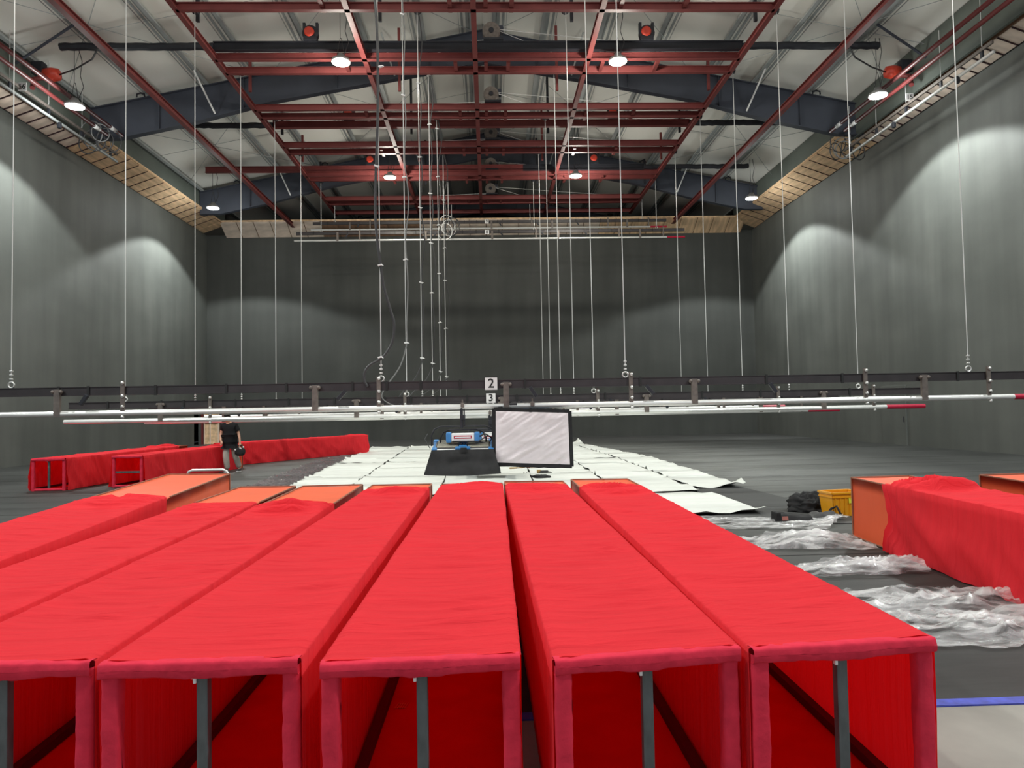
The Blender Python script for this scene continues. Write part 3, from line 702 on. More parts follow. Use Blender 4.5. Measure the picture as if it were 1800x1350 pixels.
# ------------------------------------------------------------------ red fabric boxes
BH = .76
def fabric_box(label, NL, NR, FR_, FL_, vc, seed, post='v', folds=58, group=None, mark=None, near_open=True, bunch=1.0, tight='LR'):
    rnd = random.Random(seed)
    NL, NR, FRc, FLc = (Vector((p[0], p[1], 0)) for p in (NL, NR, FR_, FL_))
    base = (NL+NR)/2
    t = thing('fabric_box', base, label, 'fabric box', group)
    ax = ((FLc+FRc)/2-base); L = ax.length; ax.normalize(); rt = Vector((ax.y, -ax.x, 0))
    def Q(s, v): return (NL*(1-s)+NR*s)*(1-v)+(FLc*(1-s)+FRc*s)*v-base
    W = (NR-NL).length
    # --- folds of the top cloth
    F = []
    for k in range(folds):
        F.append((rnd.uniform(.01, vc), rnd.uniform(.008, .018)*(1.4 if rnd.random() < .15 else 1), rnd.uniform(.0028, .0060), rnd.uniform(.0, 1.0), rnd.uniform(.25, .7), rnd.uniform(-.010, .030), rnd.uniform(-.02, .02)))
    for k in range(int(16*bunch)):
        F.append((vc-rnd.uniform(.003, .085), rnd.uniform(.014, .030)*bunch, rnd.uniform(.003, .006), rnd.uniform(.1, .9), rnd.uniform(.5, 1.0), rnd.uniform(-.004, .016), rnd.uniform(-.012, .012)))
    nb = 3.0
    def top_d(s, v):
        d = -.028*(4*s*(1-s))**.8*(.35+.65*abs(sin(pi*v*nb)))
        for (vk, a, wd, sc_, sw, c, sl) in F:
            vv = v-vk-c*(2*s-1)**2-sl*(s-.5)
            if abs(vv) < 4*wd:
                e = (s-sc_)/sw
                if abs(e) < 1: d += a*math.exp(-(vv/wd)**2)*(1-e*e)**1.5*(.25+.75*(4*s*(1-s))**.5)
        d += .004*noise.noise(Vector((s*2.5+seed, v*L*2.2, seed*1.7)))
        return d
    nt_, nside, nv = 25, 10, 270
    prof = [('L', .015+(BH-.015)*i/(nside-1)) for i in range(nside)] + [('T', i/(nt_-1)) for i in range(nt_)] + [('R', BH-(BH-.015)*i/(nside-1)) for i in range(nside)]
    N = len(prof)
    sl_ = [rnd.uniform(.8, 2.2) for _ in range(2)]
    def fn(u, v):
        i = round(u*(N-1)); kind, q = prof[i]; edge = vc*(1-v)
        v = v*vc+(.020*bunch*v**8*noise.noise(Vector((u*7, seed*1.3, 0))) if vc < .97 else 0)
        if kind == 'T':
            s = .004+q*.992; p = Q(s, v); r = min(q, 1-q)*W
            z = BH+.014+top_d(q, v) - (.010 if r < .012 else 0)
            return (p.x, p.y, z)
        sg = -1 if kind == 'L' else 1
        p = Q(0 if sg < 0 else 1, v); h = 1-q/BH
        k1 = noise.noise(Vector((v*L*1.6+h*1.5*sl_[0], seed*3.1+sg, .4)))
        k2 = noise.noise(Vector((v*L*4.3-h*2.4*sl_[1], seed*2.3+sg*5, 1.4)))
        k3 = noise.noise(Vector((v*L*16, h*1.2, seed+sg)))
        if kind in tight: d = .006+.006*k1+.003*k3
        else:
            dg_ = v*L*.9-h*sl_[0]*.55*sg
            f1 = max(0, 1-abs(noise.noise(Vector((dg_*1.5, seed*3.1+sg, h*.5))))*2.6)**1.5
            f2 = max(0, 1-abs(noise.noise(Vector((dg_*3.1+h*.4, seed*1.1+sg, 4+h*.7))))*2.6)**1.5
            d = .014+(.050*f1+.026*f2+.03*k1)*min(1, .15+h*1.5)+.003*k3*math.exp(-h*5)+.020*h
        if edge < .06 and kind not in tight: d += bunch*.022*sin(edge*420+h*3)*(1-edge/.06)*.6
        d = max(d, .004)
        o = rt*(sg*d)
        return (p.x+o.x, p.y+o.y, q-.004*h)
    def uvf(u, v): return (u*2.2, v*vc*L+seed)
    b = MB(); b.grid(N, nv, fn, uvf); b.build('cover', M['red'], t, True)
    # bottom cloth and inner skin
    b = MB(); b.grid(3, 8, lambda u, v: (*Q(.01+.98*u, .004+.99*v).xy, .022)); b.build('base_cloth', M['base_cloth'], t)
    # orange skin: left, top, right and end panel
    v0 = max(.0, vc-.12)
    pr = [('L', .02+(BH-.02)*i/5) for i in range(6)]+[('T', i/10) for i in range(11)]+[('R', BH-(BH-.02)*i/5) for i in range(6)]
    def fo(u, v):
        kind, q = pr[round(u*(len(pr)-1))]; v = v0+(.999-v0)*v
        if kind == 'T':
            p = Q(q, v); return (p.x, p.y, BH-.006-.05*min(1, max(0, (vc-.005-v)/.01))-.014*(4*q*(1-q))*(.4+.6*sin(pi*min(1, (1-v)/.25)))+.004*noise.noise(Vector((q*3, v*L*3, seed))))
        sg = -1 if kind == 'L' else 1
        p = Q(0 if sg < 0 else 1, v); h = 1-q/BH
        d = -.012*sin(pi*q/BH)*(1+noise.noise(Vector((v*L*2.5+h*2, h, seed))))
        o = rt*(sg*d); return (p.x+o.x, p.y+o.y, q)
    b = MB(); b.grid(len(pr), 24, fo, lambda u, v: (u*2.2, (v0+(1-v0)*v)*L+seed)); b.build('inner_skin', M['orange'], t, True)
    b = MB(); b.grid(9, 9, lambda u, v: (*(Q(.01+.98*u, .998)+ax*(-.02*sin(pi*u)*sin(pi*v))).xy, .02+(BH-.03)*v), lambda u, v: (u, v)); b.build('end_panel', M['orange'], t, True)
    for (s, z) in ((0, BH), (1, BH), (0, .02), (1, .02)):
        b = MB(); p, q = Q(s, vc+.01), Q(s, 1.0); p.z = q.z = z; b.bar(p, q, .014, .014); b.build('edge_trim', M['edge'], t)
    for s in (0, 1):
        b = MB(); p = Q(s, 1.0); b.box((p.x, p.y, BH/2), (.018, .018, BH)); b.build('edge_trim', M['edge'], t)
    b = MB(); p, q = Q(0, 1.0), Q(1, 1.0); p.z = q.z = BH; b.bar(p, q, .018, .018); b.build('edge_trim', M['edge'], t)
    # frame seen inside
    for s in (.035, .965):
        b = MB(); p, q = Q(s, .02), Q(s, .98); p.z = q.z = .05; b.bar(p, q, .045, .045); b.build('bottom_rail', M['rail_dark'], t)
    if near_open:
        # hem wrapped around the near rail and posts
        def wrapped(p, q, w_, h_, n, name, sd, droop=0):
            p, q = Vector(p), Vector(q); d = (q-p); ln = d.length; d.normalize()
            up = Vector((0, 0, 1)) if abs(d.z) < .5 else ax
            a = d.cross(up).normalized(); c = a.cross(d).normalized()
            b = MB(); K = 16
            def f(u, v):
                ang = 2*pi*u; x, y_ = cos(ang), sin(ang)
                x = math.copysign(abs(x)**.45, x)*w_/2; y_ = math.copysign(abs(y_)**.45, y_)*h_/2
                e = 1+.10*noise.noise(Vector((v*ln*9+u*2.5, u*3, sd)))+.10*noise.noise(Vector((v*ln*22, u*5, sd+4)))
                c_ = max(0, 1-min(v, 1-v)*ln/.10); e += .14*c_*noise.noise(Vector((v*ln*30+u*6, u*4, sd+9)))
                P_ = p+d*(v*ln)+a*x*e+c*y_*e
                if droop: P_ += c*(-droop*(.5-y_/h_)*math.exp(-((v-.5)/.16)**2)*(.7+.5*noise.noise(Vector((v*9, 0, sd)))))
                return P_
            b.grid(K+1, n, f); return b.build(name, M['red_hem'], t, True)
        i = .034
        a0, a1 = Q(.0, 0)+rt*i+ax*.02, Q(1., 0)-rt*i+ax*.02
        z = BH-.022
        wrapped((*Q(0, 0).xy, z), (*Q(1, 0).xy, z), .062, .058, 46, 'top_hem', seed, .018)
        wrapped((*a0.xy, BH-.02), (*a0.xy, .0), .068, .070, 26, 'side_hem', seed+1)
        wrapped((*a1.xy, BH-.02), (*a1.xy, .0), .068, .070, 26, 'side_hem', seed+2)
        if post == 'v':
            p = Q(.5, 0)+ax*.03; b = MB(); b.bevel_box((p.x, p.y, (BH-.05)/2), (.042, .042, BH-.05), .004, Matrix.Rotation(atan2(ax.y, ax.x)-pi/2, 3, 'Z')); b.build('centre_post', M['steel_post'], t)
            b = MB(); b.bevel_box((p.x-.026, p.y-.02, BH-.075), (.012, .018, .022), .003); b.tube([(p.x-.022, p.y-.02, BH-.07), (p.x-.040, p.y-.03, BH-.062)], .004, 5); b.build('clip', M['white'], t)
        elif post == 'h':
            p, q = Q(.05, 0)+ax*.05, Q(.95, 0)+ax*.05; p.z = q.z = BH*.48; b = MB(); b.bar(p, q, .045, .045); b.build('centre_post', M['steel_post'], t)
        wrapped((*(Q(0, 0)+ax*.02).xy, .03), (*(Q(1, 0)+ax*.02).xy, .03), .06, .055, 30, 'bottom_hem', seed+3)
    if mark:
        x0, y0, sz = mark[0]-base.x, mark[1]-base.y, mark[2]; b = MB()
        for k in range(5):
            xx = x0+(k-2)*sz*.17
            b.bar((xx-.006, y0-sz*.5, .026), (xx+.008, y0+sz*(.5-.12*(k % 2)), .026), .007, .002)
        for k in (-1, 1): b.bar((x0-sz*.3, y0+k*sz*.34, .0262), (x0+sz*.3, y0+k*sz*.30, .0262), .012, .002)
        o = b.build('faded_mark', M['mark'], t); o['label'] = 'faded orange stencil mark inside'
    return t
FG = 'red fabric boxes in the foreground row'
fabric_box('rightmost red fabric box of the foreground row, dark post inside its open end', (.995, 2.76), (1.755, 2.83), (1.82, 9.43), (1.08, 9.52), .845, 11, group=FG)
fabric_box('second red fabric box from the right in the foreground row', (.225, 2.70), (.955, 2.79), (.945, 9.32), (.185, 9.41), .92, 23, group=FG, mark=(.88, 4.15, .06))
fabric_box('middle red fabric box of the foreground row, standing straight ahead', (-.65, 2.74), (.10, 2.77), (.155, 9.22), (-.63, 9.24), .965, 37, group=FG, mark=(-.53, 4.15, .08))
fabric_box('red fabric box left of the middle one, wide gap on its right', (-1.50, 2.81), (-.745, 2.80), (-.765, 9.32), (-1.53, 9.34), .93, 41, group=FG)
fabric_box('red fabric box third from the left, large bare orange end and bunched cover', (-2.26, 2.85), (-1.545, 2.84), (-1.68, 9.44), (-2.45, 9.40), .70, 53, group=FG, bunch=1.3)
fabric_box('red fabric box second from the left of the foreground, gathered cover edge', (-3.02, 2.88), (-2.325, 2.86), (-2.55, 9.42), (-3.28, 9.48), .745, 67, group=FG, bunch=.8)
fabric_box('leftmost foreground red fabric box with long bare orange end', (-3.95, 3.55), (-3.06, 3.42), (-4.20, 11.65), (-5.25, 11.85), .61, 71, group=FG, tight='R')
fabric_box('red fabric box on the right beside the amber crate, bare orange end', (4.22, 2.35), (5.00, 2.30), (5.40, 9.05), (4.62, 9.00), .86, 83, bunch=1.7, tight='')
fabric_box('red fabric box beyond its neighbour on the right, plain orange end', (5.75, 2.45), (6.52, 2.40), (7.05, 9.02), (6.28, 8.97), .60, 97, tight='')
fabric_box('far left red fabric box with an upright bar in its open end', (-10.82, 17.20), (-10.05, 17.22), (-9.80, 23.45), (-10.58, 23.5), .90, 101, bunch=1.2, tight='')
fabric_box('far red fabric box left of the walking person, level bar in its open end', (-9.22, 17.72), (-8.47, 17.68), (-8.02, 23.40), (-8.78, 23.50), .95, 113, post='h', tight='')
fabric_box('far red fabric box lying behind the walking person, long side towards the camera', (-9.44, 24.72), (-8.77, 24.33), (-5.20, 30.62), (-5.87, 31.02), .997, 127, near_open=False, tight='')

# ------------------------------------------------------------------ white ground sheets
def ground_sheet(label, corners, z0, seed, creases, group='white ground sheets', flap=None, nu=18, nv=210, edge_lift=.045):
    A, B, C, D = (Vector((*p, 0)) for p in corners)       # near-left, near-right, far-right, far-left
    rnd = random.Random(seed); base = (A+B)/2
    t = MB()
    cr_ = [(rnd.uniform(0, 1), rnd.choice((1, 1, 1, -.3))*rnd.uniform(.025, .055), rnd.uniform(.0035, .007), rnd.uniform(-.02, .02), rnd.uniform(.2, 1)) for _ in range(creases)]
    def f(u, v):
        p = (A*(1-u)+B*u)*(1-v)+(D*(1-u)+C*u)*v-base
        ln = (D-A).length
        z = z0+.020+.014*noise.noise(Vector((p.x*1.3, p.y*.9, seed)))+.007*noise.noise(Vector((p.x*4, p.y*3, seed+3)))
        for (vk, a, wd, sl, ex) in cr_:
            z += a*math.exp(-((v-vk-sl*(u-.5))/wd)**2)*(1 if u < ex else .2)
        e = min(u, 1-u)
        if e < .06: z += edge_lift*(.5+.8*noise.noise(Vector((p.y*1.7, u*9, seed+7))))*(1-e/.06)
        e2 = min(v, 1-v)
        if e2 < .03: z += edge_lift*.8*(.5+noise.noise(Vector((p.x*2.3, v*3, seed+9))))*(1-e2/.03)
        j = .07*noise.noise(Vector((p.y*.8, seed, u))) if e < .02 else 0
        p = p+Vector((j, .06*noise.noise(Vector((p.x*1.4, seed+2, v))) if e2 < .02 else 0, 0))
        if flap:
            fu, fv, fr_, fh = flap
            d = sqrt(((u-fu)*(B-A).length)**2+((v-fv)*ln)**2)
            if d < fr_: z += fh*(1-d/fr_)*(.7+.9*noise.noise(Vector((p.x*5, p.y*5, seed+1))))
        return (p.x, p.y, max(z, z0+.013))
    t.grid(nu, nv, f)
    o = t.build('ground_sheet', M['sheet'], None, True, loc=base); o.location = base
    return tag(o, label, 'ground sheet', group)
XN = (-4.5, -3.1, -1.05, .95, 2.60, 4.22, 5.35); XM = (-5.15, -3.45, -1.2, 1.15, 2.75, 4.30, 5.50); XF = (-5.72, -3.85, -1.4, 1.2, 2.85, 3.95, 4.45)
names_ = ('leftmost strip', 'second strip from the left', 'third strip, under the left light fixture', 'fourth strip, under the white softbox', 'fifth strip, right of the softbox', 'rightmost strip along the bare mats')
for i in range(6):
    yn = 14.05 if i != 5 else 14.6
    ground_sheet('white ground sheet, near half, %s' % names_[i], ((XN[i], yn), (XN[i+1]-.035, yn+.1), (XM[i+1]-.035, 23.97), (XM[i], 24.0)), .0, 200+i, 13, flap=(1, 0.02, .7, .13) if i == 5 else None)
    ground_sheet('white ground sheet, far half, %s' % names_[i], ((XM[i], 24.05), (XM[i+1]-.04, 24.08), (XF[i+1]-.04, 34.9), (XF[i], 35.0)), .0, 220+i, 12, flap=(.8, 1, .7, .20) if i in (4, 5) else ((1, 0.02, .8, .15) if i == 5 else None), nv=200)
ground_sheet('white ground sheet behind the middle foreground boxes, holding small tools', ((-3.3, 9.75), (1.05, 9.8), (1.15, 14.15), (-3.2, 14.1)), .0, 250, 7)
ground_sheet('nearest white ground sheet, right of the foreground boxes, with rolled corner', ((1.10, 11.1), (4.30, 11.05), (4.30, 13.75), (1.15, 14.1)), .002, 251, 6, flap=(1, 0, .6, .11))
# dark smoother mat beside it
b = MB(); b.add([(3.0, 10.4, .010), (5.6, 9.9, .010), (5.25, 14.9, .010), (4.2, 14.6, .010), (3.6, 11.2, .010)], [(0, 1, 2, 3, 4)])
b.add([(p[0], p[1], .004) for p in b.v[:5]], [(4, 3, 2, 1, 0)]); b.f += [(i, (i+1) % 5, 5+(i+1) % 5, 5+i)[::-1] for i in range(5)]
o = b.build('floor_runner', M['dark_mat'], None, off=(4.3, 12, 0), loc=(4.3, 12, 0)); tag(o, 'dark smooth floor runner between the white sheets and the amber crate', 'mat')

# ------------------------------------------------------------------ clear plastic films
def film(label, corners, seed, amp, mat, heap=None, nu=90, nv=44):
    A, B, C, D = (Vector((*p, 0)) for p in corners); base = (A+B+C+D)/4
    b = MB()
    def f(u, v):
        p = (A*(1-u)+B*u)*(1-v)+(D*(1-u)+C*u)*v
        ev = min(v, 1-v)
        q = Vector((p.x*.55, p.y*2.8, seed))
        r1 = 1-abs(noise.noise(q*1.5))*2; r2 = 1-abs(noise.noise(q*3.7+Vector((3, 1, 0))))*2; r3 = 1-abs(noise.noise(q*8+Vector((7, 2, 0))))*2
        z = .014+amp*(1.0*max(0, r1)**3+.7*max(0, r2)**3+.4*max(0, r3)**3)*min(1, ev*9+.15)
        if heap:
            hu, hr, hh = heap
            e = (u-hu)/hr
            if abs(e) < 1: z += hh*(1-e*e)*(.35+.5*abs(noise.noise(q*1.2+Vector((9, 0, 0))))*2+.3*max(0, r2)**2)*sin(pi*min(1, max(0, v)))**.6
        if ev < .03: p = p+Vector((0, .16*noise.noise(Vector((u*5, seed, v)))+.05*noise.noise(Vector((u*22, seed, v))), 0))
        return (p.x-base.x, p.y-base.y, z)
    b.grid(nu, nv, f)
    o = b.build('plastic_film', mat, None, True, loc=base); return tag(o, label, 'plastic film', 'crumpled clear films')
film('nearest and widest clear plastic film on the floor right of the boxes', ((2.0, 4.95), (4.3, 4.78), (4.45, 6.25), (2.0, 6.35)), 1.3, .075, M['film'])
film('second clear plastic film, raised towards the right box', ((2.3, 6.85), (4.35, 6.95), (4.45, 7.5), (2.3, 7.2)), 2.6, .05, M['film'], heap=(.80, .35, .10))
film('third clear plastic film with a tall crumpled heap', ((2.5, 8.35), (4.5, 8.2), (4.5, 8.85), (2.4, 8.95)), 4.1, .05, M['film'], heap=(.68, .28, .15))
film('farthest right clear plastic film under the black bags', ((2.6, 9.75), (4.62, 9.65), (5.3, 10.35), (2.6, 11.0)), 5.7, .030, M['film'], heap=(1.0, .16, .10))
film('long grey plastic film along the left edge of the white sheets', ((-5.50, 14.3), (-4.55, 14.3), (-5.40, 29.6), (-6.25, 27.8)), 7.9, .06, M['film_dark'], nu=34, nv=130)

# blue tape along the mat edge
b = MB(); b.add([(-9+1.0*i, 3.93+.006*((i*7) % 3), .018) for i in range(25)]+[(-9+1.0*i, 4.02+.004*((i*5) % 3), .018) for i in range(25)], [(i, i+1, 26+i, 25+i) for i in range(24)])
b.box((3, 3.975, .012), (24, .085, .008))
tag(b.build('floor_tape', M['blue_tape'], None, off=(0, 3.97, 0), loc=(0, 3.97, 0)), 'blue tape line on the floor where concrete meets the mats', 'tape')

# ------------------------------------------------------------------ light fixtures on the battens
def light_fixture(loc, label, zp):
    """hanging soft light: origin at pipe centre, body below, black skirt facing down"""
    t = thing('light_fixture', loc, label, 'light fixture', 'hanging soft lights with black skirts')
    def P(b, n, m_, sm=False, par=None): return b.build(n, m_, par or t, sm)
    b = MB(); b.bevel_box((0, 0, .03), (.07, .14, .09), .015); b.tube([(0, 0, .06), (0, 0, .14)], .014, 8); P(b, 'clamp', M['hanger'])
    b = MB(); b.tube([(-.02, -.02, 0), (-.02, -.02, -.40)], .028, 8); b.tube([(.03, -.02, -.05), (.03, -.02, -.36)], .014, 6); b.bevel_box((0, -.02, -.2), (.10, .08, .10), .015); P(b, 'drop_rod', M['black_steel'])
    for dy, wd, top in ((.0, .60, -.37), (.12, .44, -.44)):
        pts = [(-wd, dy, -.74), (-wd, dy, top-.16), (-wd+.06, dy, top-.05), (-wd+.18, dy, top), (wd-.18, dy, top), (wd-.06, dy, top-.05), (wd, dy, top-.16), (wd, dy, -.74)]
        b = MB(); b.tube(pts, .016, 8); P(b, 'yoke', M['black_steel'], True)
    # power unit
    b = MB(); b.bevel_box((.0, .0, -.58), (.44, .22, .16), .02); q = P(b, 'power_unit', M['white'])
    for s in (-1, 1):
        b = MB(); b.bevel_box((s*.27, 0, -.58), (.10, .25, .20), .03); P(b, 'end_cap', M['blue_plastic'], False, q)
    b = MB(); b.box((0, -.112, -.575), (.34, .006, .055)); P(b, 'red_lettering', M['pipe_red'], False, q)
    b = MB(); b.box((0, -.115, -.575), (.30, .006, .018)); P(b, 'white_line', M['white'], False, q)
    # lamp body, tipped towards the viewer: silver tray, beige vents, blue corners
    T = Matrix.Rotation(radians(14), 3, 'X'); O = Vector((0, .05, -.735))
    def tb(b, c, sz, bv): b.bevel_box(O+T @ Vector(c), sz, bv, T)
    b = MB(); tb(b, (0, 0, -.02), (1.08, .60, .05), .015); P(b, 'body', M['white'])
    for sx in (-1, 1):
        b = MB(); tb(b, (sx*.29, .0, .012), (.44, .48, .015), .004); P(b, 'vent_tray', M['bag_grey'])
        for k in range(9):
            b = MB(); tb(b, (sx*.29, -.20+.05*k, .026), (.40, .024, .02), .004); P(b, 'vent_fin', M['vent'])
        for sy in (-1, 1):
            b = MB(); tb(b, (sx*.535, sy*.27, -.01), (.10, .14, .085), .02); P(b, 'corner_cap', M['blue_plastic'])
        b = MB(); tb(b, (sx*.545, 0, -.01), (.05, .5, .06), .012); P(b, 'side_bar', M['blue_plastic'])
    b = MB(); tb(b, (0, -.05, .03), (.15, .5, .04), .012); tb(b, (0, -.27, .01), (.28, .09, .08), .015); P(b, 'bridge', M['blue_plastic'])
    for k in range(4):
        b = MB(); b.lathe([(.012, 0), (.02, .004), (.02, .03), (.01, .035)], (-.09+.055*k, -.10, -.72), 10); P(b, 'knob', M['black_steel'])
    b = MB(); b.tube([(.25, .0, -.6), (.42, -.05, -.52), (.55, .02, -.6), (.5, .05, -.72), (.3, .1, -.68)], .016, 6); b.tube([(.1, -.1, -.66), (-.2, -.14, -.655), (.3, -.13, -.66), (.48, -.02, -.55), (.62, .05, -.68)], .013, 6); P(b, 'cable', M['black_cable'], True)
    # skirt
    def skirt(u, v):
        a = u*4; k = int(a) % 4; f = a-int(a)
        hx, hy = .58+.13*v, .36+.22*v
        c = [(-hx, -hy), (hx, -hy), (hx, hy), (-hx, hy)]
        x0, y0 = c[k]; x1, y1 = c[(k+1) % 4]
        s = (.05*noise.noise(Vector((u*9, v*3, zp)))+.02*(1-2*abs(noise.noise(Vector((u*22+v*4, v*2, zp))))))*sin(pi*f)*sin(pi*min(1, v*.8+.15))
        return (x0+(x1-x0)*f*(1-.0), y0+(y1-y0)*f+.05+s*1.0, -.80-.44*v-.03*sin(pi*f)*v)
    b = MB(); b.grid(65, 14, skirt); P(b, 'skirt', M['black_cloth'], True)
    b = MB(); b.bevel_box((.02, -.345, -.81), (.12, .02, .10), .01); P(b, 'strap', M['black_cloth'])
    for s in (-1, 1):
        b = MB(); b.tube([(s*.66, -.1, -.50), (s*.72, -.12, -.60), (s*.62, -.1, -.78)], .008, 5); P(b, 'tilt_wire', M['black_cable'])
    return t
light_fixture((-.51, 13.65, 1.785), 'blue and white light fixture with black skirt on the nearest batten', 1.0)
light_fixture((.02, 17.85, 1.615), 'blue light fixture on the second batten, half hidden behind the softbox', 2.0)
light_fixture((.06, 22.05, 1.53), 'blue light fixture on the third batten, behind the two nearer ones', 3.0)
# softbox facing the camera
t = thing('softbox_light', (.80, 13.65, 1.785), 'large white softbox facing the camera on the nearest batten', 'softbox')
b = MB(); b.bevel_box((.03, 0, .03), (.08, .14, .09), .015); b.tube([(.03, 0, .06), (.03, 0, .14)], .014, 8); b.build('clamp', M['hanger'], t)
b = MB(); b.tube([(.0, .0, 0), (.0, .0, -.3)], .028, 8); b.tube([(.06, 0, -.05), (.06, 0, -.3)], .02, 6); b.bevel_box((.03, 0, -.16), (.12, .08, .08), .015); b.build('drop_rod', M['black_steel'], t)
C4 = [Vector((-.705, -.22, -.055)), Vector((.715, -.16, -.12)), Vector((.735, -.16, -1.165)), Vector((-.725, -.22, -1.09))]   # TL TR BR BL
rim = [C4[0], C4[1], C4[2], C4[3]]
for p, q in ((0, 1), (1, 2), (2, 3), (3, 0)):
    b = MB(); d = (rim[q]-rim[p]).normalized()*.03; n_ = 14
    pts = [rim[p].lerp(rim[q], i/n_)+Vector((0, random.uniform(-.006, .006), random.uniform(-.008, .008))) for i in range(n_+1)]
    for a_, c_ in zip(pts, pts[1:]): b.bar(a_-d*.3, c_+d*.3, .09, .075)
    b.build('rim', M['black_cloth'], t)
def dif(u, v):
    p = (C4[3]*(1-u)+C4[2]*u)*(1-v)+(C4[0]*(1-u)+C4[1]*u)*v
    dg = u*.9-v*.9
    w_ = .030*(1-abs(noise.noise(Vector((dg*5, (u+v)*1.1, 2)))*2))+.018*(1-abs(noise.noise(Vector((dg*12, (u+v)*1.8, 8)))*2))+.03*noise.noise(Vector((u*2, v*2, 5)))
    e = min(1, min(u, 1-u, v, 1-v)*10)
    return p+Vector((0, -.045-w_*e, 0))
b = MB(); b.grid(64, 48, lambda u, v: dif(.02+.96*u, .035+.93*v)); b.build('diffuser', M['diffuser'], t, True)
b = MB()
back = [Vector((-.36, .38, -.32)), Vector((.36, .38, -.32)), Vector((.36, .38, -.86)), Vector((-.36, .38, -.86))]
b.add(rim+back, [(0, 1, 5, 4), (1, 2, 6, 5), (2, 3, 7, 6), (3, 0, 4, 7)]); b.build('hood', M['black_cloth'], t)
b = MB(); b.bevel_box((0, .45, -.59), (.8, .16, .62), .03); b.build('lamp_body', M['blue_plastic'], t)
b = MB(); b.tube([(-.48, .45, -.6), (-.48, .35, -.35), (-.3, .1, -.27), (.3, .1, -.27), (.48, .35, -.35), (.48, .45, -.6)], .016, 8); b.build('yoke', M['black_steel'], t, True)
b = MB(); b.tube([(-.5, .05, .06), (-.42, .0, .09), (-.33, 0, .02), (-.62, -.05, -.02), (-.66, .05, -.2)], .014, 6); b.bevel_box((-.34, -.02, .03), (.15, .06, .06), .012); b.build('cable', M['black_cable'], t, True)

# ------------------------------------------------------------------ things on the white sheets
def on(px, py, z=.05): return at_z(px, py, z)
p = on(921, 822, .04); t = thing('jointed_stick', p, 'thin yellow-brown jointed stick on the white sheet below the softbox', 'stick')
b = MB(); b.tube([(-.42, -.05, .0), (-.20, -.02, .0)], .022, 8); b.build('thick_end', M['gold'], t, True)
b = MB(); b.tube([(-.20, -.02, 0), (.10, .0, 0), (.16, .03, .02)], .014, 8); b.tube([(.16, .03, .01), (.46, .06, .0)], .014, 8); b.build('rod', M['gold'], t, True)
b = MB(); b.bevel_box((.13, .02, .02), (.10, .08, .06), .012); b.build('joint', M['edge'], t)
p = on(953, 830, .04); t = thing('hand_tool', p, 'small dark tool with brass head and looped lead on the white sheet', 'tool')
b = MB(); b.bevel_box((.05, 0, .02), (.22, .12, .05), .012); b.build('body', M['bag_grey'], t)
b = MB(); b.lathe([(.02, -.05), (.05, -.05), (.05, .05), (.02, .05)], (-.09, 0, .02), 12, 'x'); b.build('head', M['gold'], t)
b = MB(); b.tube([(.15, 0, .02), (.26, -.05, .0), (.18, -.14, .0), (0, -.13, .0), (-.08, -.08, .0)], .008, 5); b.build('lead', M['black_cable'], t, True)
def lump(name, label, cat, loc, size, mat, seed, sq=.6, seg=20, rough=.25, group=None, rotz=0):
    b = MB()
    def f(u, v):
        a = 2*pi*u; e = pi/2*v
        d = Vector((cos(a)*cos(e), sin(a)*cos(e), sin(e)))
        k = 1+rough*noise.noise(d*2.1+Vector((seed, 0, 0)))+rough*.6*(1-2*abs(noise.noise(d*4.2+Vector((seed, 3, 0)))))
        return (d.x*size[0]/2*k, d.y*size[1]/2*k, max(0, d.z)**sq*size[2]*k)
    b.grid(seg*2+1, seg, f); o = b.build(name, mat, None, True, loc=loc); o.rotation_euler.z = rotz
    return tag(o, label, cat, group) if label else o
p = on(949, 839, .03); lump('folded_cloth', 'small black cloth folded on the white sheet behind the boxes', 'cloth', (p.x, p.y, .02), (.46, .30, .07), M['black_cloth'], 3.3)
for i, (px, py) in enumerate(((921, 832), (926, 832), (931, 832.5))):
    p = on(px, py, .03); b = MB(); b.bevel_box((0, 0, .015), (.035, .03, .03), .008)
    o = b.build('small_fitting', M['black_steel'], None, loc=(p.x, p.y, .022)); tag(o, 'tiny dark fitting on the white sheet, ' + ('leftmost of three', 'middle of three', 'rightmost of three')[i], 'fitting', 'tiny fittings on the sheet')

# amber crate
p = at_z(1458, 911, 0); t = thing('plastic_crate', (p.x+.30, p.y+.25, .012), 'amber plastic crate behind the corner of the right box', 'crate', None, .12)
cw, cd, ch = .50, .36, .36
b = MB()
def wallq(x0, y0, x1, y1):
    n_ = Vector((y1-y0, -(x1-x0), 0)).normalized()*.012
    k = .86
    vs = [(x0*k, y0*k, 0), (x1*k, y1*k, 0), (x1, y1, ch), (x0, y0, ch)]
    b.add([Vector(v) for v in vs]+[Vector(v)-n_ for v in vs], [(0,1,2,3),(7,6,5,4),(3,2,6,7),(0,4,5,1),(0,3,7,4),(1,5,6,2)])
cs = [(-cw/2, -cd/2), (cw/2, -cd/2), (cw/2, cd/2), (-cw/2, cd/2)]
for i in range(4): wallq(*cs[i], *cs[(i+1) % 4])
b.box((0, 0, .012), (cw*.85, cd*.85, .02)); b.build('shell', M['yellow'], t)
b = MB()
for z, g, h in ((ch-.012, .018, .028), (ch-.075, .014, .016)):
    for i in range(4):
        x0, y0 = cs[i]; x1, y1 = cs[(i+1) % 4]; k = .86+.14*z/ch
        b.bar((x0*k, y0*k, z), (x1*k, y1*k, z), g*2, h)
b.build('rim', M['yellow'], t)
for i in range(6):
    x = -.20+.08*i
    b = MB(); b.bar((x*.88, -cd/2*.86-.006, .02), (x, -cd/2*.97-.006, ch-.09), .012, .016); b.build('rib', M['yellow'], t)
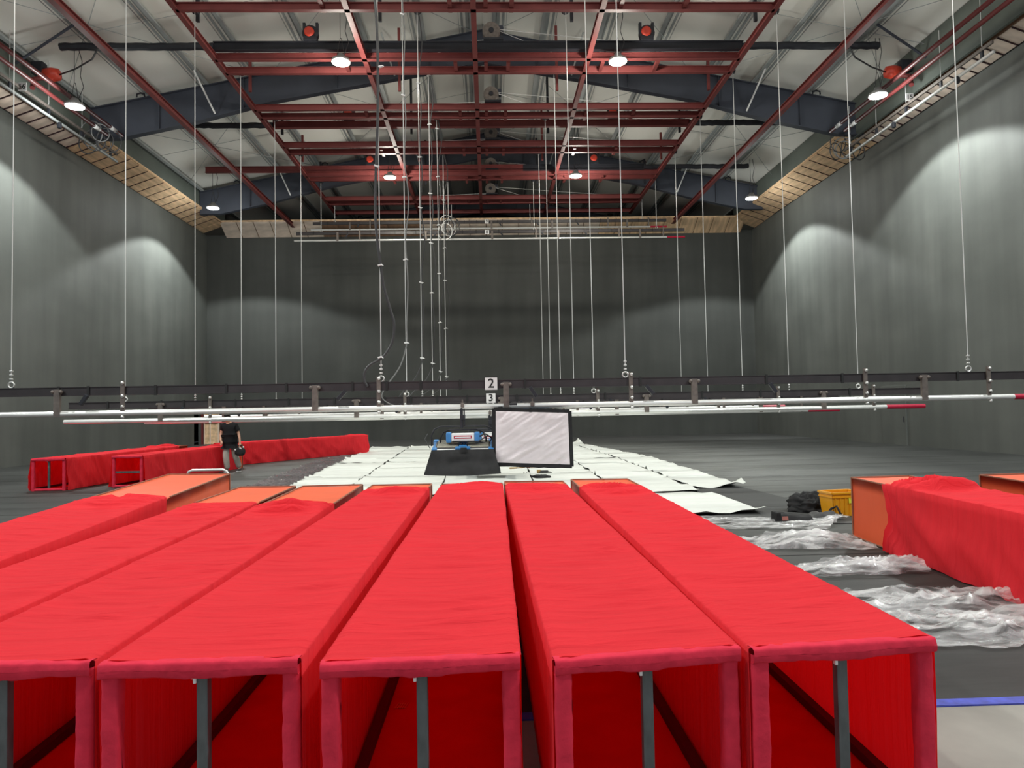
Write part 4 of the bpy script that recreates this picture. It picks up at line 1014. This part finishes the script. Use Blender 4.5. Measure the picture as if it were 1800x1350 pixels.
b = MB(); b.box((.07, -cd/2*.955-.014, .24), (.11, .004, .09), Matrix.Rotation(-.06, 3, 'X')); b.build('sticker', M['sticker'], t)
# black bags and coat
p = at_z(1435, 900, 0); lump('black_coat', 'crumpled black coat heaped beside the amber crate', 'coat', (p.x-.02, p.y+.10, .012), (.66, .46, .23), M['black_cloth'], 5.1, .9, 24, .42)
p = at_z(1395, 918, 0)
t = thing('black_bag', (p.x, p.y+.05, .012), 'flat black bag with a red-brown label, left of the crumpled coat', 'bag', None, .05)
b = MB(); b.grid(25, 15, lambda u, v: ((u-.5)*.56, (v-.5)*.24, .02+.135*(sin(pi*v)**.4)*(1-.45*u)*(.85+.25*noise.noise(Vector((u*5, v*4, 3)))) if 0 < v < 1 and 0 < u < 1 else 0)); b.build('body', M['black_cloth'], t, True)
b = MB(); b.bevel_box((-.25, -.02, .07), (.07, .20, .15), .02); b.build('end_flap', M['black_cloth'], t)
b = MB(); b.box((-.155, -.105, .055), (.09, .01, .06), Matrix.Rotation(-.3, 3, 'X')); b.build('label', plain('red_brown_label', (.30, .10, .08), .6), t)
p = at_z(1462, 914, 0); t = thing('dark_bag', (p.x-.06, p.y+.10, .012), 'dark grey bag lying between the coat and the right box', 'bag', None, -.25)
b = MB(); b.grid(21, 13, lambda u, v: ((u-.5)*.48, (v-.5)*.26, .12*(sin(pi*v)**.5)*(sin(pi*u)**.4)*(.8+.5*noise.noise(Vector((u*4, v*4, 9))))+.002)); b.build('body', M['bag_grey'], t, True)
b = MB(); b.bevel_box((.12, -.12, .04), (.05, .015, .02), .004); b.build('buckle', M['zinc'], t)
b = MB(); b.tube([(.05, .1, .02), (.13, .16, .12), (.2, .12, .16), (.24, .05, .05)], .018, 6); b.build('strap', M['black_cloth'], t, True)

# platform trolley behind the leftmost foreground box
p = at_y(365, 826, 12.9); t = thing('platform_trolley', (p.x, 12.9, 0), 'trolley with white tubular handle behind the leftmost foreground box', 'trolley')
hz = p.z
b = MB(); b.tube([(-.36, 0, .18), (-.36, 0, hz-.09), (-.335, 0, hz-.03), (-.27, 0, hz), (.27, 0, hz), (.335, 0, hz-.03), (.36, 0, hz-.09), (.36, 0, .18)], .022, 10); b.build('handle', M['silver'], t, True)
b = MB(); b.bevel_box((0, .40, .19), (.78, .95, .06), .02); b.build('deck', M['bag_grey'], t)
for sx in (-1, 1):
    for y_ in (.05, .75):
        b = MB(); b.lathe([(.02, -.02), (.07, -.02), (.07, .02), (.02, .02)], (sx*.3, y_, .075), 14, 'x'); b.build('wheel', M['rubber'], t)

# ------------------------------------------------------------------ walking person
def skinned(name, joints, edges, radii, mat, parent, sub_=2, root=0):
    me = bpy.data.meshes.new(name); me.from_pydata(joints, edges, []); o = bpy.data.objects.new(name, me); COL.objects.link(o)
    s = o.modifiers.new('skin', 'SKIN'); s.use_smooth_shade = True
    for i, r in enumerate(radii):
        v = me.skin_vertices[0].data[i]; v.radius = r if isinstance(r, tuple) else (r, r); v.use_root = (i == root)
    sb = o.modifiers.new('sub', 'SUBSURF'); sb.levels = sub_; sb.render_levels = sub_
    dg = bpy.context.evaluated_depsgraph_get(); dg.update()
    m2 = bpy.data.meshes.new_from_object(o.evaluated_get(dg)); m2.name = name
    bpy.data.objects.remove(o); bpy.data.meshes.remove(me)
    m2.materials.clear(); m2.materials.append(mat); m2.shade_smooth()
    o = bpy.data.objects.new(name, m2); COL.objects.link(o); o.parent = parent; return o
pp = at_z(406, 830, 0)
per = thing('person', (pp.x, pp.y, 0), 'person in black T-shirt and grey trousers walking towards the camera, carrying a black bag', 'person')
# local axes: +x picture right, -y towards the camera. walking to the camera, head bowed, person's right = picture left
J = [(-.02, 0, .92),            # 0 pelvis
     (-.02, .0, 1.08), (-.03, .0, 1.26), (-.04, -.01, 1.40), (-.05, -.05, 1.49), (-.06, -.10, 1.57), (-.065, -.12, 1.67),   # 1-6 spine, neck, head
     (-.22, .0, 1.40), (-.285, -.02, 1.14), (-.225, -.20, .98), (-.19, -.25, .93),   # 7-10 right arm
     (.14, .0, 1.40), (.225, .02, 1.15), (.285, -.06, .93), (.295, -.08, .86),        # 11-14 left arm
     (-.12, -.01, .86), (-.11, -.10, .48), (-.10, -.02, .09), (-.10, -.16, .045),       # 15-18 right leg
     (.07, .01, .86), (.12, .05, .48), (.185, .22, .12), (.19, .09, .05)]               # 19-22 left leg
Eg = [(0,1),(1,2),(2,3),(3,4),(4,5),(5,6),(3,7),(7,8),(8,9),(9,10),(3,11),(11,12),(12,13),(13,14),(0,15),(15,16),(16,17),(17,18),(0,19),(19,20),(20,21),(21,22)]
Rd = [(.15,.11),(.15,.115),(.165,.12),(.13,.09),.055,.075,.088,.062,.045,.034,.03,.062,.045,.034,.03,.085,.058,.04,.035,.085,.058,.04,.035]
skinned('body', J, Eg, Rd, M['skin'], per)
skinned('shirt', [J[0], J[1], J[2], J[3], (-.048, -.045, 1.465), J[7], (-.262, -.012, 1.22), J[11], (.20, .012, 1.20), (-.02, 0, .90), (-.015, 0, .76)],
        [(0,1),(1,2),(2,3),(3,4),(3,5),(5,6),(3,7),(7,8),(0,9),(9,10)], [(.215,.20),(.215,.19),(.21,.17),(.165,.125),.078,.098,.095,.098,.095,(.215,.205),(.21,.20)], M['shirt'], per)
skinned('trousers', [(-.02, 0, .88), J[15], J[16], (-.10, -.03, .085), J[19], J[20], (.186, .205, .115)], [(0,1),(1,2),(2,3),(0,4),(4,5),(5,6)], [(.13,.11),.110,.098,.088,.110,.098,.086], M['trousers'], per)
for (a, dx) in (((-.10, -.07, .05), 0), ((.188, .15, .06), 0)):
    b = MB(); b.grid(17, 9, lambda u, v: (a[0]+.062*cos(2*pi*u)*cos(pi/2*v)**.5*(1-.1*sin(2*pi*u)), a[1]-.03+.145*sin(2*pi*u)*cos(pi/2*v)**.5, .012+.085*sin(pi/2*v))); b.build('shoe', M['rubber'], per, True)
    b = MB(); b.grid(17, 3, lambda u, v: (a[0]+.066*cos(2*pi*u), a[1]-.03+.150*sin(2*pi*u), .0+.028*v)); b.add([(a[0]+.056*cos(2*pi*k/16), a[1]-.03+.150*sin(2*pi*k/16), .028) for k in range(16)], [tuple(range(16))]); b.build('shoe_sole', M['white'], per)
# hair, face
hx, hy, hz_ = -.066, -.125, 1.66
b = MB()
def hairf(u, v):
    a = 2*pi*u; e = -.55+(pi/2+.55)*v
    if sin(a) < -.1: e = max(e, .35)
    d = Vector((cos(a)*cos(e), sin(a)*cos(e), sin(e)))
    return (hx+d.x*.092, hy+.012+d.y*.105, hz_+.012+d.z*.105)
b.grid(25, 12, hairf); b.build('hair', M['hair'], per, True)
for s in (-1, 1):
    b = MB(); b.lathe([(.001, -.006), (.010, -.004), (.010, .004), (.001, .006)], (hx+s*.032, hy-.078, hz_-.012), 10, 'y'); b.build('eye', M['ink'], per)
    b = MB(); b.bevel_box((hx+s*.088, hy+.015, hz_-.02), (.018, .035, .055), .007); b.build('ear', M['skin'], per)
b = MB(); b.add([(hx, hy-.082, hz_), (hx-.014, hy-.078, hz_-.04), (hx+.014, hy-.078, hz_-.04), (hx, hy-.105, hz_-.036)], [(0,1,3),(0,3,2),(1,2,3)]); b.build('nose', M['skin'], per)
b = MB(); b.bevel_box((hx, hy-.075, hz_-.062), (.040, .012, .010), .003); b.build('mouth', M['fire_pipe'], per)
# hands
def hand(w_, dirv, side_v, curl):
    d = Vector(dirv).normalized(); sd = Vector(side_v).normalized(); w_ = Vector(w_); nrm = d.cross(sd)
    b = MB()
    b.tube([w_, w_+d*.03, w_+d*.075, w_+d*.088], [.024, .034, .036, .026], 10)
    for i, ln in enumerate((.070, .080, .074, .058)):
        o_ = w_+d*.080+sd*(-.027+.018*i)
        b.tube([o_, o_+d*ln*.45+nrm*curl*.012, o_+d*ln*.72+nrm*curl*.034, o_+d*ln*.80+nrm*curl*.055], [.0095, .009, .008, .006], 7)
    o_ = w_+d*.028-sd*.028
    b.tube([o_, o_+d*.03-sd*.026+nrm*curl*.01, o_+d*.058-sd*.03+nrm*curl*.03], [.013, .011, .008], 7)
    return b.build('hand', M['skin'], per, True)
hand((-.19, -.25, .935), (.35, -.5, -.75), (.5, -.5, .5), .9)
hand((.295, -.08, .87), (.05, -.12, -1), (0, -1, .12), .8)
# the bag in the hand
bg_ = thing('hand_bag', (pp.x+.32, pp.y-.13, .50), 'round black bag with white clips carried in the walking person\'s hand', 'bag')
b = MB(); b.grid(25, 17, lambda u, v: ((.155*cos(2*pi*u)*sin(pi*v)**.6)*(1+.1*noise.noise(Vector((u*6, v*4, 1)))), .10*sin(2*pi*u)*sin(pi*v)**.6, .115-.125*cos(pi*v))); b.build('body', M['black_cloth'], bg_, True)
b = MB(); b.tube([(-.09, 0, .20), (-.06, .0, .28), (-.02, .02, .305), (.02, .02, .30), (.07, 0, .27), (.10, 0, .19)], .012, 7); b.build('handle', M['black_cloth'], bg_, True)
for x, z in ((.02, .255), (.115, .285), (-.12, .21), (.05, .225)):
    b = MB(); b.bevel_box((x, -.06, z-.03), (.045, .03, .04), .008, Matrix.Rotation(x*6, 3, 'Y')); b.build('clip', M['white'], bg_)
bpy.context.view_layer.update()
